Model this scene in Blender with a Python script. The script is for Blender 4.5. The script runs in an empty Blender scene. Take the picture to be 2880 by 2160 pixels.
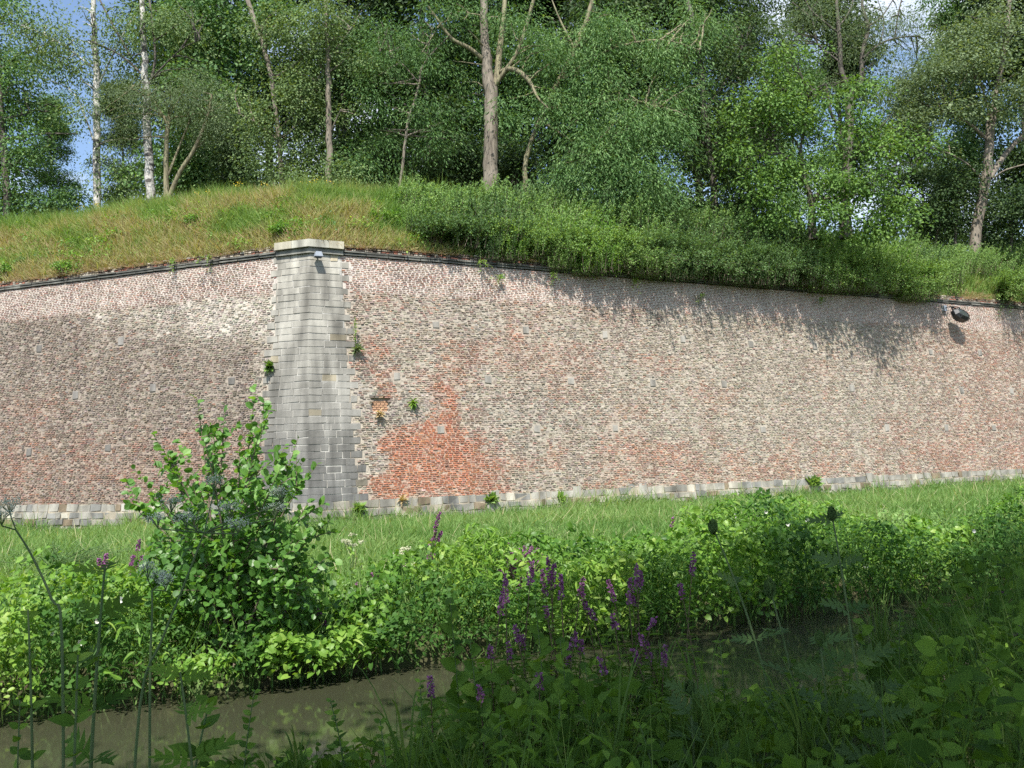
import bpy, math, random
import numpy as np
from mathutils import Vector, Matrix
rnd = random.Random(7)
RG = np.random.default_rng(11)
S = bpy.context.scene
COL = S.collection
PI = math.pi

# ------------------------------------------------------------------ camera
F = 887.0
EYE = np.array([0., 0., 2.2])
PITCH, ROLL = math.radians(5.8), math.radians(2.2)
R0 = np.array([1., 0, 0]); U0 = np.array([0, -math.sin(PITCH), math.cos(PITCH)]); FW = np.array([0, math.cos(PITCH), math.sin(PITCH)])
CR = math.cos(ROLL) * R0 - math.sin(ROLL) * U0
CU = math.sin(ROLL) * R0 + math.cos(ROLL) * U0
cam_d = bpy.data.cameras.new('camera'); cam = bpy.data.objects.new('camera', cam_d); COL.objects.link(cam)
cam.matrix_world = Matrix(((CR[0], CU[0], -FW[0], EYE[0]), (CR[1], CU[1], -FW[1], EYE[1]), (CR[2], CU[2], -FW[2], EYE[2]), (0, 0, 0, 1)))
cam_d.sensor_width = 36; cam_d.lens = 36 * F / 1024; cam_d.clip_end = 3000; cam_d.clip_start = 0.05
S.camera = cam

def ray(px, py):
    dx = (np.asarray(px, float) - 512) / F; dy = (384 - np.asarray(py, float)) / F
    return FW + dx[..., None] * CR + dy[..., None] * CU
def at(px, py, Y):
    r = ray(px, py); return EYE + r * (np.asarray(Y, float) / r[..., 1])[..., None]
def atz(px, py, z):
    r = ray(px, py); return EYE + r * ((z - EYE[2]) / r[..., 2])
def proj(P):
    q = np.asarray(P) - EYE
    w = q @ FW
    return 512 + F * (q @ CR) / w, 384 - F * (q @ CU) / w

# ------------------------------------------------------------------ noise
def hash2(i, j, s):
    n = (i.astype(np.int64) * 374761393 + j.astype(np.int64) * 668265263 + s * 974711) & 0x7fffffff
    n = ((n ^ (n >> 13)) * 1274126177) & 0x7fffffff
    n = n ^ (n >> 16)
    return (n & 0xffff) / 65535.0
def vn(x, y, s=0):
    x = np.asarray(x, float); y = np.asarray(y, float)
    i = np.floor(x); j = np.floor(y); u = x - i; v = y - j
    u = u * u * (3 - 2 * u); v = v * v * (3 - 2 * v)
    a = hash2(i, j, s); b = hash2(i + 1, j, s); c = hash2(i, j + 1, s); d = hash2(i + 1, j + 1, s)
    return (a * (1 - u) + b * u) * (1 - v) + (c * (1 - u) + d * u) * v
def fbm(x, y, s=0, o=3):
    t = 0; a = 1; n = 0
    for k in range(o):
        t = t + a * vn(np.asarray(x) * 2 ** k, np.asarray(y) * 2 ** k, s + k * 17); n += a; a *= .5
    return t / n
def sm(x, a, b):
    t = np.clip((np.asarray(x, float) - a) / (b - a), 0, 1); return t * t * (3 - 2 * t)

# ------------------------------------------------------------------ mesh building
class MB:
    """collects vertices and polygons, with one value and one colour per vertex"""
    def __init__(s): s.V = []; s.L = []; s.Z = []; s.A = []; s.C = []; s.n = 0; s.col = False
    def add(s, V, Fc, val=0.5, col=None):
        V = np.asarray(V, float).reshape(-1, 3); Fc = np.asarray(Fc, np.int64)
        s.V.append(V); s.L.append((Fc + s.n).ravel()); s.Z.append(np.full(Fc.shape[0], Fc.shape[1]))
        s.A.append(np.broadcast_to(np.asarray(val, float), (len(V),)).astype(float))
        if col is not None: s.col = True; c = np.broadcast_to(np.asarray(col, float), (len(V), 3))
        else: c = np.zeros((len(V), 3))
        s.C.append(c); s.n += len(V); return s
    def build(s, name, mat, parent=None, smooth=False):
        me = bpy.data.meshes.new(name)
        if s.n:
            V = np.concatenate(s.V); L = np.concatenate(s.L); Z = np.concatenate(s.Z)
            me.vertices.add(len(V)); me.vertices.foreach_set('co', V.astype(np.float32).ravel())
            me.loops.add(len(L)); me.loops.foreach_set('vertex_index', L.astype(np.int32))
            me.polygons.add(len(Z)); st = np.concatenate(([0], np.cumsum(Z)[:-1]))
            me.polygons.foreach_set('loop_start', st.astype(np.int32))
            me.polygons.foreach_set('loop_total', Z.astype(np.int32))
            me.polygons.foreach_set('use_smooth', np.full(len(Z), smooth))
            at_ = me.attributes.new('val', 'FLOAT', 'POINT'); at_.data.foreach_set('value', np.concatenate(s.A).astype(np.float32))
            if s.col:
                c = np.concatenate(s.C); c4 = np.concatenate([c, np.ones((len(c), 1))], 1)
                a2 = me.attributes.new('col', 'FLOAT_COLOR', 'POINT'); a2.data.foreach_set('color', c4.astype(np.float32).ravel())
            me.update(calc_edges=True); me.validate()
        if mat: me.materials.append(mat)
        o = bpy.data.objects.new(name, me); COL.objects.link(o)
        if parent is not None: o.parent = parent
        return o

def tag(o, label=None, cat=None, group=None, kind=None):
    if label: o['label'] = label
    if cat: o['category'] = cat
    if group: o['group'] = group
    if kind: o['kind'] = kind
    return o
def empty(name, label, cat, loc, group=None, rz=0):
    o = bpy.data.objects.new(name, None); COL.objects.link(o); o.empty_display_size = .2
    o.location = [float(v) for v in loc]; o.rotation_euler = (0, 0, rz)
    return tag(o, label, cat, group)
def nrm(v):
    v = np.asarray(v, float); return v / np.maximum(np.linalg.norm(v, axis=-1, keepdims=True), 1e-9)
def basis(d, n):
    """matrices (N,3,3): local y -> d, local z ~ n"""
    y = nrm(d); x = nrm(np.cross(y, n)); z = np.cross(x, y)
    return np.stack([x, y, z], -1)
def scatter(mb, tmpl, pos, M, scale, val, col=None):
    V, Fc = tmpl; N = len(pos); n = len(V)
    sc = np.asarray(scale, float)
    if sc.ndim == 0: sc = np.full(N, float(sc))
    if sc.ndim == 1: sc = np.repeat(sc[:, None], 3, 1)
    W = np.einsum('nij,nkj->nki', M, V[None] * sc[:, None, :]) + np.asarray(pos)[:, None, :]
    FF = Fc[None] + (np.arange(N) * n)[:, None, None]
    v = np.repeat(np.broadcast_to(val, (N,)), n)
    c = None if col is None else np.repeat(np.broadcast_to(col, (N, 3)), n, 0)
    mb.add(W.reshape(-1, 3), FF.reshape(-1, Fc.shape[1]), v, c)
def tube(mb, pts, rad, k=6, val=.5):
    P = np.asarray(pts, float); n = len(P)
    r = np.asarray(rad, float) * np.ones(n)
    T = nrm(np.gradient(P, axis=0)); ref = np.array([0.31, 0.2, 0.93]) if abs(T[0][2]) < .9 else np.array([1., 0.1, 0])
    A = nrm(np.cross(T, ref)); B = np.cross(T, A)
    a = np.linspace(0, 2 * PI, k, endpoint=False)
    V = P[:, None] + r[:, None, None] * (np.cos(a)[None, :, None] * A[:, None] + np.sin(a)[None, :, None] * B[:, None])
    i = np.arange(n - 1)[:, None] * k; j = np.arange(k)[None]; j2 = (j + 1) % k
    Fc = np.stack([i + j, i + j2, i + k + j2, i + k + j], -1).reshape(-1, 4)
    mb.add(V.reshape(-1, 3), Fc, val)
def bez(p0, p1, p2, n=8):
    t = np.linspace(0, 1, n)[:, None]; return (1 - t) ** 2 * p0 + 2 * t * (1 - t) * p1 + t * t * p2
def smooth_path(pts, n=4):
    P = np.asarray(pts, float)
    if len(P) < 3: return np.array([P[0] + (P[-1] - P[0]) * t for t in np.linspace(0, 1, n + 1)])
    Q = np.concatenate([[2 * P[0] - P[1]], P, [2 * P[-1] - P[-2]]]); out = []
    for i in range(1, len(Q) - 2):
        for t in np.arange(n) / n:
            out.append(.5 * (2 * Q[i] + (Q[i + 1] - Q[i - 1]) * t + (2 * Q[i - 1] - 5 * Q[i] + 4 * Q[i + 1] - Q[i + 2]) * t * t + (-Q[i - 1] + 3 * Q[i] - 3 * Q[i + 1] + Q[i + 2]) * t ** 3))
    out.append(P[-1]); return np.array(out)
def rdir(N, g=RG): return nrm(g.normal(size=(N, 3)))
def boxv(c, sx, sy, sz):
    x, y, z = sx / 2, sy / 2, sz / 2
    return np.array([[-x, -y, -z], [x, -y, -z], [x, y, -z], [-x, y, -z], [-x, -y, z], [x, -y, z], [x, y, z], [-x, y, z]]) + np.asarray(c)
BOXF = np.array([[0, 3, 2, 1], [4, 5, 6, 7], [0, 1, 5, 4], [1, 2, 6, 5], [2, 3, 7, 6], [3, 0, 4, 7]])

# leaf templates (length along +y, 1 long)
T_QUAD = (np.array([[0, 0, 0], [.28, .45, .05], [0, 1, -.06], [-.28, .45, .05]]), np.array([[0, 1, 2, 3]]))
T_SLIM = (np.array([[0, 0, 0], [.13, .4, .03], [0, 1, -.1], [-.13, .4, .03]]), np.array([[0, 1, 2, 3]]))
T_BLADE = (np.array([[-.5, 0, 0], [.5, 0, 0], [.35, .55, .10], [-.35, .55, .10], [.05, 1., .42], [-.05, 1., .42]]), np.array([[0, 1, 2, 3], [3, 2, 4, 5]]))
def T_leaf(w, fold=.12, drop=.15, heart=0., tipw=.0):
    ys = [0, .18, .45, .75, 1]; ws = [.05 + heart * .35, .42 + .08 * heart, .5, .28 + tipw, .0]
    V = []; 
    for y, ww in zip(ys, ws):
        z = -drop * y * y; yy = y - (heart * .14 if y == 0 else 0)
        V += [[-ww * w, yy, z + fold * ww], [0, y, z], [ww * w, yy, z + fold * ww]]
    Fc = []
    for k in range(4):
        a = 3 * k; Fc += [[a, a + 1, a + 4, a + 3], [a + 1, a + 2, a + 5, a + 4]]
    return np.array(V), np.array(Fc)
T_OVATE = T_leaf(.55); T_HEART = T_leaf(.8, .1, .22, 1.); T_LANCE = T_leaf(.26, .2, .3); T_ALDER = T_leaf(.78, .14, .1, .2, .14)
T_DROOP = T_leaf(.3, .25, .7)
T_PET = (np.array([[-.4, 0, 0], [.4, 0, 0], [.45, 1, .15], [-.45, 1, .15]]), np.array([[0, 1, 2, 3]]))
def T_lobed(n=4):
    V = []; Fc = []
    def q(a, b, c, d):
        k = len(V); V.extend([a, b, c, d]); Fc.append([k, k + 1, k + 2, k + 3])
    z = lambda y: -.35 * y * y
    q([-.03, 0, 0], [.03, 0, 0], [.03, .5, z(.5)], [-.03, .5, z(.5)]); q([-.05, .5, z(.5)], [.05, .5, z(.5)], [.07, .8, z(.8)], [-.07, .8, z(.8)])
    q([-.07, .8, z(.8)], [.07, .8, z(.8)], [.01, 1.05, z(1.05)], [-.01, 1.05, z(1.05)])
    for i in range(n):
        y = .15 + .62 * i / (n - 1); L = .34 - .05 * i
        for s in (-1, 1):
            q([s * .02, y - .03, z(y)], [s * L * .5, y + .0, z(y) + .02], [s * L, y + .24, z(y) - .03], [s * .02, y + .13, z(y + .13)])
    return np.array(V), np.array(Fc)
T_LOBED = T_lobed()

# ------------------------------------------------------------------ materials
def nt(name):
    m = bpy.data.materials.new(name); m.use_nodes = True; t = m.node_tree; t.nodes.clear()
    return m, t, t.nodes, t.links
def ramp(n, stops):
    r = n.new('ShaderNodeValToRGB'); e = r.color_ramp.elements
    while len(e) > 1: e.remove(e[-1])
    e[0].position = stops[0][0]; e[0].color = (*stops[0][1], 1)
    for p, c in stops[1:]:
        x = e.new(p); x.color = (*c, 1)
    return r
def leaf_mat(name, cols, trans=.35, rough=.5, spec=.3, tcol=None):
    m, t, n, l = nt(name)
    a = n.new('ShaderNodeAttribute'); a.attribute_name = 'val'
    r = ramp(n, [(i / (len(cols) - 1), c) for i, c in enumerate(cols)]); l.new(a.outputs['Fac'], r.inputs[0])
    p = n.new('ShaderNodeBsdfPrincipled'); p.inputs['Roughness'].default_value = rough; p.inputs['Specular IOR Level'].default_value = spec
    l.new(r.outputs[0], p.inputs['Base Color'])
    if trans:
        tr = n.new('ShaderNodeBsdfTranslucent'); mx = n.new('ShaderNodeMixRGB'); mx.blend_type = 'MULTIPLY'; mx.inputs[0].default_value = 1
        mx.inputs[2].default_value = (*(tcol or (1.7, 1.6, .6)), 1); l.new(r.outputs[0], mx.inputs[1]); l.new(mx.outputs[0], tr.inputs[0])
        ms = n.new('ShaderNodeMixShader'); ms.inputs[0].default_value = trans; l.new(p.outputs[0], ms.inputs[1]); l.new(tr.outputs[0], ms.inputs[2]); out = ms.outputs[0]
    else: out = p.outputs[0]
    o = n.new('ShaderNodeOutputMaterial'); l.new(out, o.inputs[0]); return m
def solid(name, c, rough=.7, spec=.3, noise=None, bump=0, nscale=8, metal=0):
    m, t, n, l = nt(name); p = n.new('ShaderNodeBsdfPrincipled'); p.inputs['Roughness'].default_value = rough
    p.inputs['Specular IOR Level'].default_value = spec; p.inputs['Metallic'].default_value = metal
    p.inputs['Base Color'].default_value = (*c, 1)
    if noise:
        tc = n.new('ShaderNodeTexCoord'); nz = n.new('ShaderNodeTexNoise'); nz.inputs['Scale'].default_value = nscale; nz.inputs['Detail'].default_value = 5
        l.new(tc.outputs['Object'], nz.inputs['Vector']); r = ramp(n, [(.3, c), (.7, noise)]); l.new(nz.outputs[0], r.inputs[0]); l.new(r.outputs[0], p.inputs['Base Color'])
        if bump:
            b = n.new('ShaderNodeBump'); b.inputs['Strength'].default_value = bump; b.inputs['Distance'].default_value = .03; l.new(nz.outputs[0], b.inputs['Height']); l.new(b.outputs[0], p.inputs['Normal'])
    o = n.new('ShaderNodeOutputMaterial'); l.new(p.outputs[0], o.inputs[0]); return m
def bark(name, c1, c2, sc=(9, 9, 1.6), spot=None):
    m, t, n, l = nt(name); tc = n.new('ShaderNodeTexCoord'); mp = n.new('ShaderNodeMapping'); mp.inputs['Scale'].default_value = sc
    l.new(tc.outputs['Object'], mp.inputs[0]); nz = n.new('ShaderNodeTexNoise'); nz.inputs['Scale'].default_value = 1; nz.inputs['Detail'].default_value = 6; nz.inputs['Roughness'].default_value = .65
    l.new(mp.outputs[0], nz.inputs['Vector']); r = ramp(n, [(.36, c1), (.6, c2)]); l.new(nz.outputs[0], r.inputs[0]); src = r.outputs[0]
    if spot:
        mp2 = n.new('ShaderNodeMapping'); mp2.inputs['Scale'].default_value = (2.2, 2.2, 4.5); l.new(tc.outputs['Object'], mp2.inputs[0])
        n2 = n.new('ShaderNodeTexNoise'); n2.inputs['Scale'].default_value = 1; n2.inputs['Detail'].default_value = 3; l.new(mp2.outputs[0], n2.inputs['Vector'])
        r2 = ramp(n, [(.52, (0, 0, 0)), (.60, (1, 1, 1))]); l.new(n2.outputs[0], r2.inputs[0])
        mx = n.new('ShaderNodeMixRGB'); l.new(r2.outputs[0], mx.inputs[0]); l.new(src, mx.inputs[1]); mx.inputs[2].default_value = (*spot, 1); src = mx.outputs[0]
    p = n.new('ShaderNodeBsdfPrincipled'); p.inputs['Roughness'].default_value = .85; l.new(src, p.inputs['Base Color'])
    b = n.new('ShaderNodeBump'); b.inputs['Strength'].default_value = .6; b.inputs['Distance'].default_value = .03; l.new(nz.outputs[0], b.inputs['Height']); l.new(b.outputs[0], p.inputs['Normal'])
    o = n.new('ShaderNodeOutputMaterial'); l.new(p.outputs[0], o.inputs[0]); return m
def attr_mat(name, rough=.9, amt=.35, scale=30, bump=.4, bscale=60, dist=.01, stretch=(1, 1, 1)):
    m, t, n, l = nt(name); a = n.new('ShaderNodeAttribute'); a.attribute_name = 'col'
    tc = n.new('ShaderNodeTexCoord'); nz = n.new('ShaderNodeTexNoise'); nz.inputs['Scale'].default_value = scale; nz.inputs['Detail'].default_value = 4
    mps = n.new('ShaderNodeMapping'); mps.inputs['Scale'].default_value = stretch; l.new(tc.outputs['Object'], mps.inputs[0]); l.new(mps.outputs[0], nz.inputs['Vector']); r = ramp(n, [(.3, (1 - amt,) * 3), (.7, (1 + amt * .6,) * 3)]); l.new(nz.outputs[0], r.inputs[0])
    mx = n.new('ShaderNodeMixRGB'); mx.blend_type = 'MULTIPLY'; mx.inputs[0].default_value = 1; l.new(a.outputs['Color'], mx.inputs[1]); l.new(r.outputs[0], mx.inputs[2])
    p = n.new('ShaderNodeBsdfPrincipled'); p.inputs['Roughness'].default_value = rough; p.inputs['Specular IOR Level'].default_value = .2; l.new(mx.outputs[0], p.inputs['Base Color'])
    n2 = n.new('ShaderNodeTexNoise'); n2.inputs['Scale'].default_value = bscale; n2.inputs['Detail'].default_value = 3; l.new(tc.outputs['Object'], n2.inputs['Vector'])
    b = n.new('ShaderNodeBump'); b.inputs['Strength'].default_value = bump; b.inputs['Distance'].default_value = dist; l.new(n2.outputs[0], b.inputs['Height']); l.new(b.outputs[0], p.inputs['Normal'])
    o = n.new('ShaderNodeOutputMaterial'); l.new(p.outputs[0], o.inputs[0]); return m

M = {}
M['ash'] = leaf_mat('ash_leaf', [(.042, .098, .032), (.100, .20, .064), (.23, .35, .14)], .30, .55, .2)
M['willow'] = leaf_mat('willow_leaf', [(.075, .115, .060), (.130, .185, .090), (.22, .28, .16)], .30, .55, .2)
M['birch'] = leaf_mat('birch_leaf', [(.070, .120, .046), (.130, .20, .074), (.24, .31, .13)], .30, .55, .2)
M['maple'] = leaf_mat('maple_leaf', [(.060, .125, .030), (.115, .215, .050), (.20, .32, .08)], .30, .55, .2)
M['dark'] = leaf_mat('canopy_shade_leaf', [(.022, .048, .018), (.045, .085, .030), (.10, .15, .055)], .30, .55, .2)  # leaf colour lowered to stand in for deep canopy shade
M['poplar'] = leaf_mat('poplar_leaf', [(.080, .125, .060), (.14, .20, .095), (.24, .30, .17)], .30, .55, .2)
M['shrub'] = leaf_mat('shrub_leaf', [(.105, .195, .050), (.185, .31, .090), (.30, .42, .16)], .35, .55, .2)
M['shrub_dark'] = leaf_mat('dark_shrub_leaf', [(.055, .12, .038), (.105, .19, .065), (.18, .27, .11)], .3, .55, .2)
M['slope'] = leaf_mat('slope_grass', [(.105, .20, .045), (.16, .265, .068), (.23, .30, .09), (.35, .325, .16), (.36, .26, .16)], .35, .7, .15)
M['weed'] = leaf_mat('bank_weed_leaf', [(.022, .070, .012), (.050, .125, .022), (.10, .20, .040)], .35, .55, .2)
M['dry'] = leaf_mat('dry_grass', [(.38, .29, .16), (.5, .40, .25)], .25, .8, .1)
M['meadow'] = leaf_mat('meadow_grass', [(.080, .175, .042), (.130, .245, .065), (.225, .33, .11), (.44, .43, .25)], .4, .6, .2)
M['herb'] = leaf_mat('bank_herb_leaf', [(.050, .135, .018), (.105, .225, .030), (.18, .32, .050), (.27, .38, .075)], .38, .45, .35)
M['alder'] = leaf_mat('alder_leaf', [(0.056, 0.144, 0.027), (0.100, 0.225, 0.043), (0.181, 0.338, 0.073)], .40, .42, .45)
M['near'] = leaf_mat('near_bank_leaf', [(.040, .090, .014), (.080, .160, .024), (.145, .26, .040), (.22, .34, .060)], .35, .7, .08)
M['neargrass'] = leaf_mat('sedge_leaf', [(.050, .105, .022), (.090, .165, .036), (.18, .24, .07)], .3, .65, .1)
M['grey_leaf'] = leaf_mat('grey_thistle_leaf', [(.060, .115, .035), (.115, .185, .065)], .25, .75, .08)
M['purple'] = leaf_mat('loosestrife_petal', [(.18, .065, .16), (.27, .10, .235), (.36, .17, .33)], .25, .7, .1, (1.2, .8, 1.2))
M['yellow'] = leaf_mat('ragwort_petal', [(.62, .42, .03), (.75, .55, .05)], .2, .7, .1, (1.1, 1, .5))
M['white'] = leaf_mat('white_petal', [(.62, .62, .56), (.8, .8, .76)], .25, .7, .1, (1, 1, 1))
M['cream'] = leaf_mat('cream_floret', [(.45, .47, .30), (.62, .62, .45)], .2, .8, .1, (1, 1, .9))
M['umbel'] = leaf_mat('umbel_floret', [(.48, .54, .40), (.66, .70, .58)], .2, .8, .1, (1, 1, .9))
M['stem'] = solid('green_stem', (.07, .13, .04), .6, .3, (.11, .15, .06), 0, 5)
M['redstem'] = solid('brown_stem', (.10, .07, .04), .7, .2, (.16, .12, .07), 0, 5)
M['twig'] = solid('twig_bark', (.11, .085, .06), .85, .2, (.19, .16, .12), .3, 12)
M['bark'] = bark('grey_brown_bark', (.10, .082, .062), (.22, .19, .15))
M['bark_dark'] = bark('dark_bark', (.045, .04, .032), (.12, .105, .085))
M['bark_lichen'] = bark('lichen_bark', (.10, .085, .05), (.24, .22, .13))
M['birch_bark'] = bark('birch_bark', (.28, .27, .24), (.50, .485, .45), (3, 3, 9), (.07, .065, .06))
M['earth'] = solid('bank_earth', (.060, .050, .030), .95, .1, (.045, .07, .022), .5, 3)
M['slope_earth'] = solid('slope_soil', (.10, .11, .04), .95, .1, (.17, .13, .07), .5, 2)
M['brick'] = attr_mat('weathered_brick', .92, .35, 22, .5, 45, .012)
M['stone'] = attr_mat('grey_stone', .85, .46, 3.2, .5, 24, .012, (1, 1, .16))
M['lamp_grey'] = solid('lamp_grey_metal', (.23, .26, .30), .45, .5, (.28, .31, .35), 0, 20)
M['lamp_black'] = solid('lamp_black_metal', (.012, .013, .016), .4, .5, (.03, .032, .036), 0, 12)
M['glass'] = solid('lamp_glass', (.04, .045, .05), .1, .8)
# water: muddy brown with a reflecting rippled surface
m, t, n, l = nt('muddy_water'); p = n.new('ShaderNodeBsdfPrincipled'); p.inputs['Roughness'].default_value = .075; p.inputs['IOR'].default_value = 1.55; p.inputs['Specular IOR Level'].default_value = .5
tc = n.new('ShaderNodeTexCoord'); nz = n.new('ShaderNodeTexNoise'); nz.inputs['Scale'].default_value = .35; nz.inputs['Detail'].default_value = 3; l.new(tc.outputs['Object'], nz.inputs['Vector'])
r = ramp(n, [(.35, (.038, .041, .023)), (.65, (.048, .050, .029))]); l.new(nz.outputs[0], r.inputs[0]); l.new(r.outputs[0], p.inputs['Base Color'])
mp = n.new('ShaderNodeMapping'); mp.inputs['Scale'].default_value = (1, 1.0, 1); l.new(tc.outputs['Object'], mp.inputs[0])
n2 = n.new('ShaderNodeTexNoise'); n2.inputs['Scale'].default_value = 3.5; n2.inputs['Detail'].default_value = 1; l.new(mp.outputs[0], n2.inputs['Vector'])
b = n.new('ShaderNodeBump'); b.inputs['Strength'].default_value = .03; b.inputs['Distance'].default_value = .015; l.new(n2.outputs[0], b.inputs['Height']); l.new(b.outputs[0], p.inputs['Normal'])
o = n.new('ShaderNodeOutputMaterial'); l.new(p.outputs[0], o.inputs[0]); M['water'] = m

# ------------------------------------------------------------------ plan of the fortress wall
D = 26.0
aR, aL = math.radians(24), math.radians(19.5)
dR = np.array([math.cos(aR), math.sin(aR), 0]); dL = np.array([-math.cos(aL), math.sin(aL), 0])
nR = np.array([math.sin(aR), -math.cos(aR), 0]); nL = np.array([-math.sin(aL), -math.cos(aL), 0])
Bc = at(308., 503., D); Bxy = Bc[:2]
BAT = .85
A_ = np.array([[nR[0], nR[1]], [nL[0], nL[1]]])
Txy = Bxy + np.linalg.solve(A_, np.array([-BAT, -BAT]))
def on_line(px, py, P0, d):
    r = ray(px, py); A2 = np.array([[r[0], -d[0]], [r[1], -d[1]]]); k, s = np.linalg.solve(A2, np.asarray(P0[:2]) - EYE[:2])
    return s, EYE[2] + k * r[2]
_, ztc = on_line(306., 253.5, Txy, dR); ztc = at(306., 253.3, Txy[1])[2]; zbc = Bc[2]
sRt, zRt = on_line(1024, 309.5, Txy, dR); sRb, zRb = on_line(1024, 468.5, Bxy, dR)
sLt, zLt = on_line(0, 291.5, Txy, dL); sLb, zLb = on_line(0, 505., Bxy, dL)
_, zq = on_line(366, 493.5, Bxy, dR)
print('wall', Bxy, Txy, ztc, zbc, 'R', sRt, zRt, sRb, zRb, 'L', sLt, zLt, sLb, zLb, 'q', zq, proj(np.array([*Txy, ztc])))
SR, SL = 44.0, 27.0
def zt(side, s): return ztc + (zRt - ztc) * s / sRt if side else ztc + (zLt - ztc) * s / sLt
def zb(side, s): return zbc + (zRb - zbc) * s / sRb if side else zbc + (zLb - zbc) * s / sLb
def wpt(side, s, t, e=0.0):
    s = np.asarray(s, float); t = np.asarray(t, float); d = dR if side else dL; nn = nR if side else nL
    e = np.broadcast_to(np.asarray(e, float), s.shape)
    Pb = np.stack([Bxy[0] + d[0] * s, Bxy[1] + d[1] * s, zb(side, s)], -1)
    Pt = np.stack([Txy[0] + d[0] * s, Txy[1] + d[1] * s, zt(side, s)], -1)
    mit = (nR + nL) / (1 + nR @ nL)
    w = np.clip(1 - s / .02, 0, 1)[..., None]
    return Pb + (Pt - Pb) * t[..., None] + e[..., None] * (nn * (1 - w) + mit * w)
def wall_st(px, py):
    side = px > 306 + (py - 250) * .01
    d = dR if side else dL; nn = nR if side else nL
    P0 = wpt(side, 0., 0.); n3 = np.cross(wpt(side, 10., 0.) - P0, wpt(side, 5., 1.) - P0)
    r = ray(px, py); k = ((P0 - EYE) @ n3) / (r @ n3); P = EYE + k * r
    s = (P[:2] - Bxy) @ d[:2]; s0 = s
    for _ in range(3):
        t = (P[2] - zb(side, s)) / (zt(side, s) - zb(side, s)); s = s0 - t * ((Txy - Bxy) @ d[:2])
    return side, float(s), float(t)
HT = ztc - zbc

# ------------------------------------------------------------------ colours of the masonry
PAL = {'lime': (.43, .39, .325), 'tan': (.295, .255, .19), 'brown': (.190, .148, .118), 'dark': (.115, .094, .08), 'red': (.30, .135, .095), 'orange': (.40, .145, .07), 'grey': (.215, .205, .195)}
PN = ['lime', 'tan', 'brown', 'dark', 'red', 'orange', 'grey']; PC = np.array([PAL[k] for k in PN])
def box_m(x, y, x0, x1, y0, y1, f):
    return sm(x, x0 - f, x0 + f) * (1 - sm(x, x1 - f, x1 + f)) * sm(y, y0 - f, y0 + f) * (1 - sm(y, y1 - f, y1 + f))
def weights(side, s, t, P):
    px, py = proj(P)
    N = len(px); W = np.zeros((N, 7))
    nz = fbm(s * .55, t * HT * .9, 3); nz2 = fbm(s * 1.6, t * HT * 2.2, 9); big = fbm(s * .2, t * HT * .35, 31)
    jx = px + (fbm(s * .8, t * 8, 51) - .5) * 46 + (nz2 - .5) * 30; jy = py + (fbm(s * .8 + 9, t * 8, 71) - .5) * 40 + (nz2 - .5) * 20
    if side:
        W[:] = [.27, .25, .25, .08, .07, .01, .07]
        tan_ = sm(px, 560, 760) * (1 - sm(px, 900, 1000)) ; W[:, 1] += tan_ * .20; W[:, 0] += tan_ * .10
        rr = sm(nz, .52, .68)[:, None]; W = W * (1 - .35 * rr) + rr * .35 * np.array([.1, .1, .2, .02, .45, .13, 0])
        far = (sm(px, 860, 980) * .55)[:, None]; W = W * (1 - far) + far * np.array([.25, .15, .2, .02, .30, .08, 0])
        lowred = (sm(py, 425, 455) * sm(nz2, .42, .6) * .55)[:, None]; W = W * (1 - lowred) + lowred * np.array([.1, .1, .2, .05, .4, .15, 0])
        o = np.maximum.reduce([box_m(jx, jy, 376, 478, 435, 500, 8), box_m(jx, jy, 432, 462, 388, 450, 7), box_m(jx, jy, 385, 425, 425, 448, 6) * .8, box_m(jx, jy, 466, 500, 455, 500, 9) * .7])
        o2 = box_m(jx, jy, 440, 470, 345, 400, 14) * .35 + box_m(jx, jy, 500, 520, 325, 345, 8) * .4 + box_m(jx, jy, 380, 400, 372, 395, 5) * .6 + box_m(jx, jy, 365, 378, 335, 350, 4) * .5
        o = np.clip(o + o2, 0, 1)[:, None]; W = W * (1 - o) + o * np.array([.01, .03, .14, .05, .33, .44, 0])
        g = (box_m(jx, jy, 385, 440, 392, 430, 8) * .75 + box_m(jx, jy, 475, 570, 395, 450, 20) * .45 + box_m(jx, jy, 358, 375, 380, 490, 5) * .7)[:, None].clip(0, 1)
        W = W * (1 - g) + g * np.array([.22, .08, .22, .16, .04, 0, .28])
    else:
        W[:] = [.07, .14, .42, .18, .05, .01, .13]
        eff = np.clip(sm(px + (nz2 - .5) * 60 + (fbm(s * 2.4, t * 1.5, 141) - .5) * 130, 60, 210) * (1 - sm(py + (nz - .5) * 90, 300, 375)), 0, 1)
        eff = np.maximum(eff, .75 * (1 - sm(py + (nz2 - .5) * 40, 300, 335)))
        eff = np.maximum(eff, .6 * sm(px, 245, 266) * (1 - sm(py, 400, 440)))[:, None]
        W = W * (1 - eff) + eff * np.array([.78, .10, .06, .01, .02, 0, .03])
        rd = (box_m(jx, jy, -400, 62, 388, 418, 8) * .45 + box_m(jx, jy, -400, 400, 435, 520, 22) * (.35 + .6 * sm(nz2, .45, .6)))[:, None].clip(0, .75)
        W = W * (1 - rd) + rd * np.array([.04, .08, .36, .12, .30, .08, .02])
    top = (sm(t * HT, HT - 1.15 - .3 * nz, HT - .85 - .3 * nz) * .9)[:, None]
    W = W * (1 - top) + top * np.array([.10, .08, .34, .06, .34, .03, .05])
    return np.clip(W, 0, 1), px, py
def pick(W, g):
    C = np.cumsum(W, 1); C /= C[:, -1:]; u = g.random(len(W))[:, None]; return np.minimum((u > C).sum(1), 6)

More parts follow.
